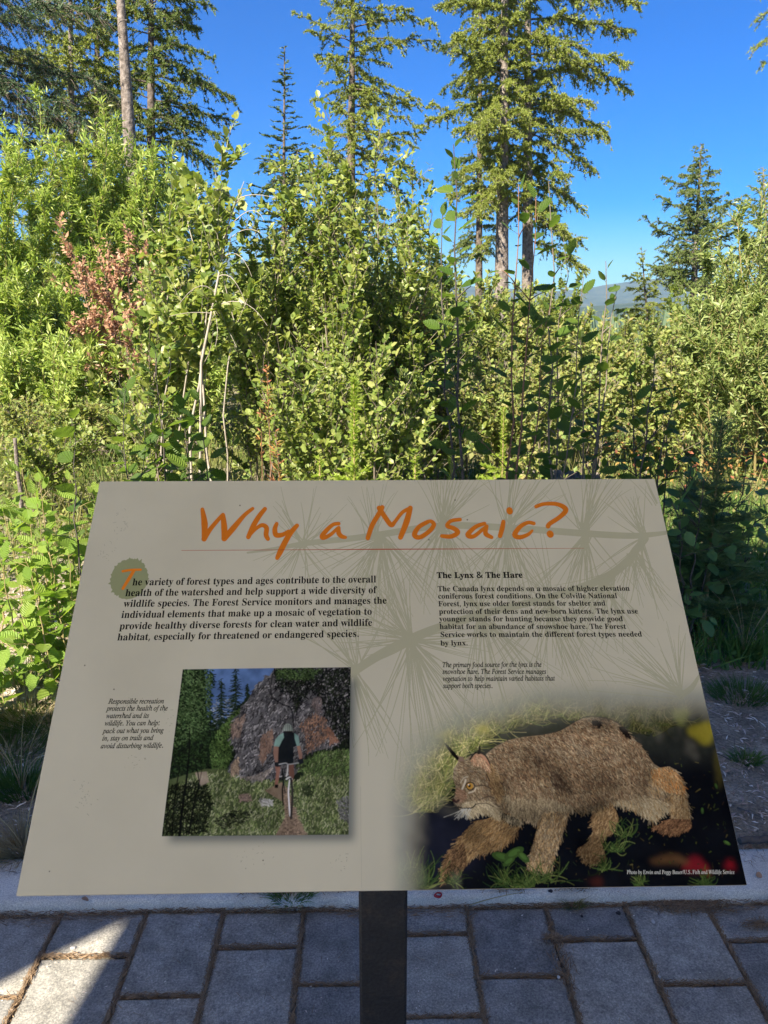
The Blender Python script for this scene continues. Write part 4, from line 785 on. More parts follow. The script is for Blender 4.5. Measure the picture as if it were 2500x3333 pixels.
    # rider
    for P,c in (([(1005,860),(1040,850),(1050,900),(1035,1000),(1025,1050),(1000,1050),(1015,940)],(110,70,56)),([(1120,860),(1160,860),(1165,950),(1150,1020),(1130,1000),(1120,920)],(96,60,48)),([(1005,1030),(1035,1030),(1030,1058),(1003,1058)],(12,12,14)),
                ([(1078,590),(1140,590),(1200,620),(1212,700),(1160,720),(1158,860),(1030,870),(1030,700),(998,712),(1020,640)],(18,22,26)),
                ([(1075,600),(1045,615),(1010,655),(996,712),(1040,716),(1062,670),(1080,640)],(90,122,114)),([(1165,600),(1200,625),(1214,706),(1188,712),(1170,650)],(84,116,110)),
                ([(996,712),(1036,716),(1032,780),(1030,850),(1008,850),(992,770)],(122,86,70)),([(1188,710),(1215,708),(1232,780),(1230,820),(1208,820),(1200,770)],(122,86,70)),
                ([(1003,845),(1050,840),(1055,880),(1020,884),(1000,870)],(22,24,30)),([(1195,822),(1238,812),(1245,850),(1215,862),(1196,850)],(22,24,30)),
                ([(1078,590),(1080,555),(1110,535),(1145,560),(1150,592),(1128,600),(1095,600)],(24,20,20))):
        A.fill([c7(P)],c)
    t=np.linspace(math.pi,2*math.pi,14); A.fill([c7(np.c_[1112+42*np.cos(t),585+62*np.sin(t)])],(112,122,114))
    for k in range(-2,3): A.fill([A.ribbon(c7([(1112+k*15,530+abs(k)*5),(1112+k*17,584)]),1.6)],(34,40,40))
    for L,w,c in (([(1040,862),(1095,852),(1120,862),(1200,850)],3.4,(120,122,126)),([(1065,900),(1075,1000),(1068,1080),(1072,1200)],5,(16,15,15)),([(1112,870),(1108,930),(1100,960)],4,(150,150,150)),
                  ([(1128,990),(1118,1080),(1122,1180),(1130,1290)],4.2,(170,168,170)),([(1100,985),(1128,970),(1146,985)],5,(160,160,160)),([(1138,980),(1150,1080),(1148,1180),(1138,1310)],7,(36,32,32)),
                  ([(1085,900),(1080,1000),(1090,1100)],3,(24,30,32))):
        A.fill([A.ribbon(c7(L),w)],c)
    t=np.linspace(0,6.28,24,endpoint=False)
    pm=blur(A.im,1); g=pm.mean(2,keepdims=True); pm=(pm*.72+g*.22)*(.45+.95*noise2(AW,AH,40,R,5)[...,None])
    A.im=page*(1-box)+pm*box
    # scuffs and dust on the laminate
    for x,y,n_ in ((395,1700,26),(345,1800,18),(440,2480,16),(275,2600,30),(800,2790,10),(440,2310,10),(560,2350,14),(1100,2800,12),(860,2780,8)):
        a=np.c_[R.normal(x,16,n_),R.normal(y,22,n_)]; A.strokes(a,a+R.normal(0,3.5,(n_,2)),1.5,1,np.tile(lin((92,90,80)),(n_,1)),alpha=.35)
    for x,y in ((780,1645),(275,2165),(370,2243),(855,2800),(160,2835),(1010,1890),(1480,1628),(1395,1757),(1520,1692)):
        A.fill([[(x-2,y-2),(x+3,y-2),(x+2,y+3),(x-2,y+2)]],(60,56,50),.8)
    A.fill([A.ribbon([(1172,2560),(1176,2890)],1.2)],(110,108,98),.5)
    return A.im
# ------------------------------------------------------------------ ground
def gz(x,y):
    x=np.asarray(x,float); y=np.asarray(y,float)
    h=.012+.02*np.sin(x*1.7+.3)*np.sin(y*1.3)+.012*np.sin(x*5.1+1)*np.cos(y*4.3)
    h=h*np.clip((y-1.9)/.6,0,1)+.008
    h=h+.05*np.clip((y-4)/4,0,1)*np.sin(x*.6+y*.5)
    h=h-np.clip((y-20)*.035,0,14)
    return np.where(y<1.86,-.045,h)
m,nt,out=newmat('forest_soil'); p=nt.nodes.new('ShaderNodeBsdfPrincipled'); nt.links.new(p.outputs[0],out.inputs[0])
f=noise(nt,9,6); f2=noise(nt,90,4,.7); f3=noise(nt,.5,3)
c=mixc(nt,1.,ramp(nt,f,[(.26,.225,.165),(.40,.355,.27),(.54,.49,.39)],[.3,.5,.7]),ramp(nt,f2,[(.6,.6,.6),(1.25,1.22,1.2)],[.35,.65]),'MULTIPLY')
g_=nt.nodes.new('ShaderNodeNewGeometry'); sp=nt.nodes.new('ShaderNodeSeparateXYZ'); nt.links.new(g_.outputs['Position'],sp.inputs[0])
mr=nt.nodes.new('ShaderNodeMapRange'); mr.inputs[1].default_value=3.5; mr.inputs[2].default_value=7.; nt.links.new(sp.outputs[1],mr.inputs[0])
ml=nt.nodes.new('ShaderNodeMath'); ml.operation='MULTIPLY'; nt.links.new(mr.outputs[0],ml.inputs[0]); nt.links.new(ramp(nt,f3,[(.4,.4,.4),(1,1,1)],[.4,.55]),ml.inputs[1])
c=mixc(nt,ml.outputs[0],c,ramp(nt,f,[(.08,.10,.03),(.14,.15,.05),(.2,.17,.08)],[.3,.5,.7]))
nt.links.new(c,p.inputs['Base Color']); p.inputs['Roughness'].default_value=.95; p.inputs['Specular IOR Level'].default_value=.15; nt.links.new(bump(nt,f2,1.,.02),p.inputs['Normal'])
M['soil']=m
def grid(xs,ys,zf,name,mat):
    X,Y=np.meshgrid(xs,ys); Z=zf(X,Y); nx,ny=len(xs),len(ys)
    i=np.arange(ny-1)[:,None]*nx+np.arange(nx-1)[None]
    return mesh(name,np.stack([X,Y,Z],-1),np.stack([i,i+1,i+nx+1,i+nx],-1).reshape(-1,4),mat,smooth=True)
court=mesh('bounce_court',[(-14,-16,-.006),(14,-16,-.006),(14,-.62,-.006),(-14,-.62,-.006)],[(0,1,2,3)],surf('bounce_court_concrete',[(.42,.40,.36),(.5,.48,.44)],6,.9,.2,.003)); tag(court,kind='structure')  # unseen pale court added behind the viewer to bounce sunlight onto the panel
xs=np.concatenate([-np.geomspace(4200,4.2,26),np.linspace(-4,4,54),np.geomspace(4.2,4200,26)])
ys=np.concatenate([[-60,-8,1.0,1.85,1.872],np.linspace(1.9,6,42),np.geomspace(6.2,4300,44)])
tag(grid(xs,ys,gz,'ground',M['soil']),kind='structure')

# pavement: bedding sheet, pavers as parts
m,nt,out=newmat('concrete_paver'); p=nt.nodes.new('ShaderNodeBsdfPrincipled'); nt.links.new(p.outputs[0],out.inputs[0])
oi=nt.nodes.new('ShaderNodeObjectInfo')
f=noise(nt,16,6,.6); f2=noise(nt,210,5,.8); f3=noise(nt,70,3,.6); f4=noise(nt,95,4,.75)
c=ramp(nt,f,[(.195,.193,.174),(.265,.262,.238),(.35,.345,.314)],[.32,.5,.68])
c=mixc(nt,1.,c,ramp(nt,f2,[(.45,.47,.5),(1.0,1.0,1.0),(1.75,1.72,1.66)],[.32,.5,.68]),'MULTIPLY')
c=mixc(nt,1.,c,ramp(nt,f4,[(.62,.62,.64),(1,1,1)],[.3,.42]),'MULTIPLY')
c=mixc(nt,1.,c,ramp(nt,oi.outputs['Random'],[(.68,.69,.72),(.92,.92,.92),(1.22,1.2,1.16)]),'MULTIPLY')
nt.links.new(c,p.inputs['Base Color']); p.inputs['Roughness'].default_value=.88; p.inputs['Specular IOR Level'].default_value=.25
b1=bump(nt,f3,.35,.004); nt.links.new(bump(nt,f2,.8,.0022,b1),p.inputs['Normal']); M['paver']=m
bed=mesh('pavement',[(-14,-16,-.022),(14,-16,-.022),(14,1.705,-.022),(-14,1.705,-.022)],[(0,1,2,3)],surf('joint_sand',[(.07,.05,.035),(.13,.10,.07)],60,.95,.6,.004)); tag(bed,kind='structure')
def paver(x0,x1,y0,y1,dz,tilt):
    """one concrete slab with rounded, slightly irregular arrises"""
    g=Geo(); e=.006; n=5
    def ring(ins,z):
        P=[]
        for (ax,ay,bx,by) in ((x0,y0,x1,y0),(x1,y0,x1,y1),(x1,y1,x0,y1),(x0,y1,x0,y0)):
            for i in range(n):
                t=i/n; P.append((ax+(bx-ax)*t,ay+(by-ay)*t))
        P=np.array(P); c=P.mean(0); d=c-P; half=np.array([(x1-x0)/2,(y1-y0)/2])
        Q=P.copy()
        for k in (0,1): Q[:,k]=c[k]+(P[:,k]-c[k])*(1-ins/half[k])
        return Q,z
    jit=rng.normal(0,.0011,(4*n,2))
    V=[]
    for ins,z in ((0,-.05),(0,-.006),(.002,-.002),(e,0)):
        Q,zz=ring(ins,z); Q=Q+jit; V.append(np.c_[Q,np.full(len(Q),zz+dz)+(Q[:,0]-(x0+x1)/2)*tilt[0]+(Q[:,1]-(y0+y1)/2)*tilt[1]])
    k=4*n; V.append([[(x0+x1)/2,(y0+y1)/2,dz]]); V=np.vstack(V); Q=[]
    for r in range(3):
        for i in range(k): Q.append((r*k+i,r*k+(i+1)%k,(r+1)*k+(i+1)%k,(r+1)*k+i))
    T=[(3*k+i,3*k+(i+1)%k,4*k) for i in range(k)]
    o=mesh('paver',V,[np.array(T),np.array(Q)],M['paver'],bed,smooth=False); return o
colx=[gnd(x,2960)[0] for x in (207,482,729,988,1252,1517,1777,2037,2300)]
pit=np.mean(np.diff(colx)); colx=[colx[0]-pit*q for q in (5,4,3,2,1)]+colx+[colx[-1]+pit*q for q in (1,2,3,4,5,6)]
cross=[3190,3070,3210,3075,3225,3094,3228,3074,3202,3042,3184,3068,3219,3080,3215,3075,3200,3090,3220]   # first joint of each column
JX=[];JY=[]
for i in range(len(colx)-1):
    y1=1.698; yj=gnd(1250,cross[i])[1]; ys_=[y1,yj]
    k=0
    while ys_[-1]>-.25: ys_.append(ys_[-1]-(.315 if (i+k)%3 else .235)); k+=1
    ga=.006+rng.uniform(0,.003); sk=rng.normal(0,.0015)
    for a,b in zip(ys_[:-1],ys_[1:]):
        paver(colx[i]+ga/2,colx[i+1]-ga/2,b+.0035,a-.0035,rng.normal(0,.0018),rng.normal(0,.006,2)); JY.append((colx[i],colx[i+1],b))
    JX.append(colx[i])
# curb
g=Geo(); prof=[(1.702,-.04),(1.702,.016),(1.706,.026),(1.716,.033),(1.85,.035),(1.868,.03),(1.872,-.04)]
cx_=np.linspace(-4,4,60); V=[]
for x in cx_:
    for (y,z) in prof: V.append((x,y+rng.normal(0,.0007),z+rng.normal(0,.0006)))
k=len(prof); Q=[(i*k+j,(i+1)*k+j,(i+1)*k+j+1,i*k+j+1) for i in range(59) for j in range(k-1)]
g.add(V,Q=Q); cm=surf('curb_concrete',[(.46,.44,.39),(.58,.56,.5),(.68,.66,.59)],7,.85,.5,.002,6,.25,330,[(.7,.7,.72),(1.2,1.2,1.18)])
tag(g.build('curb',cm,smooth=True),kind='structure')

# ------------------------------------------------------------------ interpretive sign
PB=np.array([0,.8253,.7977]); PW,PH,PT=.914,.61,.0065
sign=thing('interpretive_sign','slanted cream information panel titled Why a Mosaic with lynx picture on one black post','sign',(0,1.0,0))
uvec=np.array([0,math.cos(rad(45)),math.sin(rad(45))]); nvec=np.array([0,-math.sin(rad(45)),math.cos(rad(45))])
im=draw_art()*np.array([2.16,2.12,1.93],np.float32)
img=bpy.data.images.new('panel_print',AW,AH,float_buffer=True,is_data=True); buf=np.ones((AH,AW,4),np.float32); buf[...,:3]=np.clip(im[::-1],0,.9); img.pixels.foreach_set(buf.ravel()); img.pack()
m,nt,out=newmat('printed_laminate'); p=nt.nodes.new('ShaderNodeBsdfPrincipled'); nt.links.new(p.outputs[0],out.inputs[0])
ti=nt.nodes.new('ShaderNodeTexImage'); ti.image=img; uvn=nt.nodes.new('ShaderNodeUVMap'); nt.links.new(uvn.outputs[0],ti.inputs[0])
nt.links.new(mixc(nt,1.,ti.outputs[0],ramp(nt,noise(nt,5,5),[(.955,.95,.94),(1.02,1.02,1.02)],[.35,.6]),'MULTIPLY'),p.inputs['Base Color']); p.inputs['Specular IOR Level'].default_value=.012
nt.links.new(ramp(nt,noise(nt,30,4),[(.45,)*3,(.6,)*3],[.35,.65]),p.inputs['Roughness'])
SO=np.array([0,1.0,0])
c0=PB-SO
fc=[c0+uvec*PH*v+np.array([1,0,0])*PW*(u-.5)+nvec*.0003 for u,v in ((0,0),(1,0),(1,1),(0,1))]
mesh('printed_face',fc,[(0,1,2,3)],m,sign,uv=[(0,0),(1,0),(1,1),(0,1)])
core=surf('laminate_core',[(.30,.26,.21),(.4,.36,.30)],50,.7,.1,.001)
def slab(name,w0,w1,v0,v1,t0,t1,mat):
    V=[c0+np.array([1,0,0])*x+uvec*v+nvec*t for x in (w0,w1) for v in (v0,v1) for t in (t0,t1)]
    g=Geo(); g.add(V,Q=[(0,1,3,2),(4,6,7,5),(0,4,5,1),(2,3,7,6),(0,2,6,4),(1,5,7,3)]); return g.build(name,mat,sign)
slab('panel_board',-PW/2,PW/2,0,PH,-PT,0,core)
pm=surf('black_painted_steel',[(.008,.009,.011),(.013,.014,.016),(.035,.026,.02)],24,.55,.5,.002,6,.4,180,[(.6,.6,.6),(1.5,1.4,1.3)],pos=[.3,.55,.8])
slab('mounting_plate',-.24,.24,.14,.47,-.0125,-PT-.0005,pm)
hp=.0375; px_=at(1246.5,3100,1.0)[0]
g=Geo(); 
def rbox(g,x0,x1,y0,y1,z0f,z1f,r=.004):
    P=[(x0+r,y0),(x1-r,y0),(x1,y0+r),(x1,y1-r),(x1-r,y1),(x0+r,y1),(x0,y1-r),(x0,y0+r)]
    V=[(x,y,z0f(y)) for x,y in P]+[(x,y,z1f(y)) for x,y in P]
    g.add(V,Q=[(i,(i+1)%8,8+(i+1)%8,8+i) for i in range(8)]); g.add([V[i] for i in range(8,16)],T=[(0,i,i+1) for i in range(1,7)])
ptop=lambda y: PB[2]+(y+1.0-PB[1])*1.0-.0205
rbox(g,px_-.0372,px_+.0372,0,.0745,lambda y:.008,ptop); g.build('post',pm,sign)
g=Geo(); rbox(g,px_-.09,px_+.09,-.055,.13,lambda y:-.03,lambda y:.0078); g.build('base_plate',pm,sign)

# ------------------------------------------------------------------ unseen shelter added overhead, roof outline shaped to cast the shade and sun wedge
HR=3.1; shx,shy=-S[0]/S[2]*HR,-S[1]/S[2]*HR
A_=gnd(395,3005)[:2]; B_=gnd(0,3200)[:2]; C_=gnd(200,3333)[:2]
B2=A_+(B_-A_)*6.; C2=A_+(C_-A_)*5.5
foot=[(-4.6,2.6),(-.88,2.6),(.0,4.0),(.8,4.45),(5.6,4.6),(5.6,-1.6),tuple(C2),tuple(C_),tuple(A_),tuple(B_),tuple(B2)]
foot=foot[:6]+[(C2[0]+.05,-1.6),tuple(C2),tuple(A_),tuple(B2),(-4.6,B2[1])]
R_=[(x-shx,y-shy) for x,y in foot]
sh=thing('unseen_shelter','unseen shelter over the viewer, roof shaped to cast the shade, pale underside added for bounce','shelter',(0,0,0))
import bmesh
bm=bmesh.new(); vb=[bm.verts.new((x,y,HR)) for x,y in R_]; fb=bm.faces.new(vb); ex=bmesh.ops.extrude_face_region(bm,geom=[fb])
for v in ex['geom']:
    if isinstance(v,bmesh.types.BMVert): v.co.z+=.12
bmesh.ops.recalc_face_normals(bm,faces=bm.faces); me=bpy.data.meshes.new('roof'); bm.to_mesh(me); bm.free()
wood=surf('weathered_timber',[(.10,.075,.05),(.16,.12,.085)],9,.8,.3,.004); me.materials.append(surf('bounce_soffit',[(.66,.63,.56),(.74,.71,.64)],5,.8,.1,.002)); ro=bpy.data.objects.new('roof',me); COL.objects.link(ro); ro.parent=sh  # pale underside added to throw warm fill down on panel and pavers
for x,y in ((-7.4,-3.8),(-3.0,-3.6),(1.6,-3.4)):
    g=Geo(); g.box(x-.08,x+.08,y-.08,y+.08,-.03,HR-.001); g.build('post',wood,sh)

# ------------------------------------------------------------------ far country
ridge=np.array([(-900,846),(200,842),(600,840),(757,838),(900,868),(1200,905),(1500,930),(1800,948),(1900,941),(2020,920),(2120,909),(2190,911),(2300,925),(2500,940),(3400,900)],float)
def mountain(name,Y,prof,dn,mat,seed,amp):
    r=np.random.default_rng(seed); n=240; px=np.linspace(-900,3400,n); py=np.interp(px,prof[:,0],prof[:,1])+dn
    rows=[]; K=14
    top=np.array([at(a,b,Y) for a,b in zip(px,py)])
    nz_=np.convolve(r.normal(0,1,n+8),np.ones(3)/3,'same')[4:-4]
    for k in range(K):
        t=k/(K-1); wob=np.convolve(r.normal(0,1,n+20),np.ones(9)/9,'same')[10:-10]
        P=top.copy(); P[:,1]=Y-(Y*.28)*t+wob*Y*.012*(k>0); P[:,2]=top[:,2]*(1-t)**1.25-16*t+(nz_*amp if k==0 else wob*top[:,2]*.10)
        rows.append(P)
    i=np.arange(K-1)[:,None]*n+np.arange(n-1)[None]
    return tag(mesh(name,np.vstack(rows),np.stack([i,i+n,i+n+1,i+1],-1).reshape(-1,4),mat,smooth=True),kind='structure')
mm=surf('wooded_slope',[(.02,.035,.02),(.04,.06,.03),(.075,.085,.05)],.012,1.,.8,12.,8,.0)
mountain('mountains',3200,ridge,0,mm,4,1.2)
mountain('hills',1500,np.array([(-900,960),(700,930),(1300,990),(1900,1000),(2050,985),(2300,1003),(3400,970)],float),0,mm,5,1.0)

# ------------------------------------------------------------------ plant builders
def shrub(name,label,cat,base,tips,ml,ms,L,W,nl,group=None,tpl=LEAF4,nb=16,blen=.55,r0=.011,seed=1,up=.35,lo=.12,jit=.1,bow=.3,sun=.75,sep=True):
    nl=int(nl*1.5); r=np.random.default_rng(seed); base=np.asarray(base,float); root=thing(name,label,cat,tuple(base),group)
    tips=np.array(tips,float)-base; n=len(tips)
    P0=np.c_[r.normal(0,jit,(n,2)),np.zeros(n)]; P1=P0*.8+tips*np.array([bow,bow,.55])+r.normal(0,.05,(n,3)); P=bez(P0,P1,tips,9)
    P[:,1:-1]+=r.normal(0,.012,(n,7,3))*np.linalg.norm(tips,axis=1)[:,None,None]
    ln=np.linalg.norm(tips,axis=1); rr=r0*(ln/ln.max())[:,None]*np.linspace(1,.18,9)[None]*r.uniform(.8,1.25,(n,1))
    if sep:
        for i in range(n):
            g=Geo(); tubes(g,P[i],rr[i],5); g.build('stem',ms,root,True)
    else:
        g=Geo(); tubes(g,P,rr,4); g.build('stem',ms,root,True,'stuff')
    N=n*nb; si=r.integers(0,n,N); t=lo+(1-lo)*r.random(N)**.85; f=t*8; i0=np.minimum(f.astype(int),7); fr=(f-i0)[:,None]
    S0=P[si,i0]*(1-fr)+P[si,i0+1]*fr; tg=nrmz(P[si,i0+1]-P[si,i0])
    bl=blen*(1.12-t)*r.uniform(.4,1.25,N)+.06; d=nrmz(tg*.6+rdir(N,r)*.75+np.array([0,0,up]))
    E=S0+d*bl[:,None]; Mi=S0+d*bl[:,None]*.5+rdir(N,r)*bl[:,None]*.12+np.array([0,0,-.06])*bl[:,None]; E[:,2]+=bl*up*.3
    B=bez(S0,Mi,E,5); g=Geo(); tubes(g,B[:,[0,2,3,4]],np.linspace(1,.3,4)[None]*(r0*.3)*np.ones((N,1)),3); g.build('twig',ms,root,True,'stuff')
    # leaves follow the twigs and the upper stems
    pw=bl/bl.sum(); k1=int(nl*.88); pw=pw*r.lognormal(0,.75,N); pw=pw/pw.sum(); bi=r.choice(N,k1,p=pw); u=r.random(k1)*4; j=np.minimum(u.astype(int),3); fr=(u-j)[:,None]
    Q=B[bi,j]*(1-fr)+B[bi,j+1]*fr; tq=nrmz(B[bi,j+1]-B[bi,j])
    k2=nl-k1; s2=r.integers(0,n,k2); f=(.5+.5*r.random(k2))*8; i0=np.minimum(f.astype(int),7); fr=(f-i0)[:,None]
    Q=np.vstack([Q,P[s2,i0]*(1-fr)+P[s2,i0+1]*fr]); tq=np.vstack([tq,nrmz(P[s2,i0+1]-P[s2,i0])])
    d=nrmz(tq*.55+rdir(nl,r)*.8+np.array([0,0,.1])); Q=Q+d*L*.18
    nr=nrmz(rdir(nl,r)*.75+np.array([0,0,.7])+S*sun)
    g=Geo(); sz=np.clip(r.lognormal(-.12,.32,nl),.35,1.6); scatter(g,tpl,Q,d,nr,L*sz,W*sz*r.uniform(.8,1.15,nl)); g.build('foliage',ml,root,False,'stuff')
    return root

def big_leaf(seed,ratio=.72,ser=.05):
    """broad toothed leaf, folded along the midrib, unit length along x"""
    r=np.random.default_rng(seed); n=8; t=np.linspace(0,1,n+1); 
    w=ratio*.5*np.sin(np.pi*np.clip(t,0,1)**.82)**.75; cur=r.uniform(-.25,.12); fold=r.uniform(.1,.35); tw=r.uniform(-.2,.2)
    V=[];uv=[];T=[]
    for i in range(n+1):
        z=cur*t[i]**2
        V.append((t[i],0,z)); uv.append((t[i],0))
    side={}
    for s in (1,-1):
        ids=[0]
        for i in range(1,n):
            ids.append(len(V)); ww=w[i]; V.append((t[i]+.03,s*ww,cur*t[i]**2+fold*ww+s*tw*ww*t[i]+r.normal(0,.012))); uv.append((t[i],s*ww))
            ids.append(len(V)); q=(t[i]+t[i+1])/2; wq=(w[i]+w[i+1])/2-ser*(.6 if i<n-1 else .2); wq=max(wq,.02); V.append((q,s*wq,cur*q*q+fold*wq+s*tw*wq*q)); uv.append((q,s*wq))
        ids.append(n); e=ids
        # fan the margin to the midrib
        mid=list(range(n+1)); a=0
        for q in range(len(e)-1):
            x=(V[e[q]][0]+V[e[q+1]][0])/2; mi=int(np.clip(round(x*n),0,n))
            while a<mi:
                T.append((mid[a],mid[a+1],e[q]) if s==-1 else (mid[a+1],mid[a],e[q])); a+=1
            if e[q]!=mid[a] and e[q+1]!=mid[a]: T.append((mid[a],e[q+1],e[q]) if s==-1 else (mid[a],e[q],e[q+1]))
        while a<n:
            T.append((mid[a],mid[a+1],e[-2]) if s==-1 else (mid[a+1],mid[a],e[-2])); a+=1
    T=[t_ for t_ in T if len(set(t_))==3]
    return np.array(V),np.array(T),np.array(uv)
LEAFMESH={}
def leaf_mesh(mat,kind,v):
    k=(mat.name,kind,v)
    if k not in LEAFMESH:
        ratio,ser={'alder':(.66,.06),'nettle':(.52,.055),'round':(.92,.03)}[kind]
        V,T,uv=big_leaf(100+v+len(kind),ratio,ser); o=mesh('leaf',V,T,mat,None,True,uv,link=False); LEAFMESH[k]=o.data; bpy.data.objects.remove(o)
    return LEAFMESH[k]
def sapling(name,label,cat,base,tips,leafL,nl,ml,ms,kind='alder',group=None,seed=1,r0=.006,lo=.25,bow=.35,side=5,blen=.22,droop=.15,jit=.02):
    """slim young tree; every broad leaf is an object of its own"""
    nl=int(nl*(1.25 if nl>20 else 1)); leafL*=1.06; r=np.random.default_rng(seed); base=np.asarray(base,float); root=thing(name,label,cat,tuple(base),group)
    tips=np.array(tips,float)-base; n=len(tips); P0=np.c_[r.normal(0,jit,(n,2)),np.zeros(n)]
    P=bez(P0,P0*.8+tips*np.array([bow,bow,.5]),tips,12); L_=np.linalg.norm(tips,axis=1)
    P[:,1:-1]+=r.normal(0,.006,(n,10,3))*L_[:,None,None]
    for i in range(n):
        g=Geo(); tubes(g,P[i],r0*(L_[i]/L_.max())*np.linspace(1,.2,12),6); g.build('stem',ms,root,True)
    # side shoots
    N=n*side; PT=[]; 
    if side:
        si=np.repeat(np.arange(n),side); t=lo+(.95-lo)*r.random(N); f=t*11; i0=np.minimum(f.astype(int),10); S0=P[si,i0]; tg=nrmz(P[si,i0+1]-P[si,i0])
        d=nrmz(tg*.6+rdir(N,r)*np.array([1,1,.3])); bl=blen*(1.15-t)*r.uniform(.5,1.2,N)+.03; E=S0+d*bl[:,None]; B=bez(S0,S0+d*bl[:,None]*.5+[0,0,.01],E,5)
        g=Geo(); tubes(g,B,np.linspace(1,.4,5)[None]*r0*.38*np.ones((N,1)),4); g.build('twig',ms,root,True,'stuff')
    tot=L_.sum()+ (bl.sum() if side else 0)
    k=0; pet=Geo(); pp=[]
    items=[(P[i],L_[i],lo) for i in range(n)]+([(B[i],bl[i],.3) for i in range(N)] if side else [])
    for path,ll,l0 in items:
        c=max(int(round(nl*ll/tot)),1)
        for q in range(c):
            t=l0+(1-l0)*(q+.5+r.normal(0,.15))/c if c>1 else .95
            t=min(max(t,0),1.); f=t*(len(path)-1); i0=min(int(f),len(path)-2); o=path[i0]*(1-(f-i0))+path[i0+1]*(f-i0); tg=nrmz(path[i0+1]-path[i0])
            az=q*2.4+r.normal(0,.5); a=nrmz(np.cross(tg,[.3,.8,.5])); b=np.cross(tg,a); outd=a*math.cos(az)+b*math.sin(az)
            dd=nrmz(outd*.85+tg*(.5+(.8 if t>.93 else 0))+np.array([0,0,-droop])+rdir(1,r)[0]*.2)
            nn=nrmz(np.array([0,0,.8])+S*.35+rdir(1,r)[0]*.45); s=nrmz(np.cross(nn,dd)); u=np.cross(dd,s)
            sz=leafL*r.uniform(.45,1.2)*(.75 if t>.93 else 1); o2=o+dd*sz*.22; pp.append((o,o2))
            me=leaf_mesh(ml,kind,int(r.integers(0,5))); ob=bpy.data.objects.new('leaf',me); COL.objects.link(ob); ob.parent=root
            ob.matrix_local=Matrix(((dd[0]*sz,s[0]*sz,u[0]*sz,o2[0]),(dd[1]*sz,s[1]*sz,u[1]*sz,o2[1]),(dd[2]*sz,s[2]*sz,u[2]*sz,o2[2]),(0,0,0,1)))
    pp=np.array(pp); tubes(pet,pp,np.full((len(pp),2),.0009),3); pet.build('leaf_stalk',ms,root,True,'stuff')
    return root

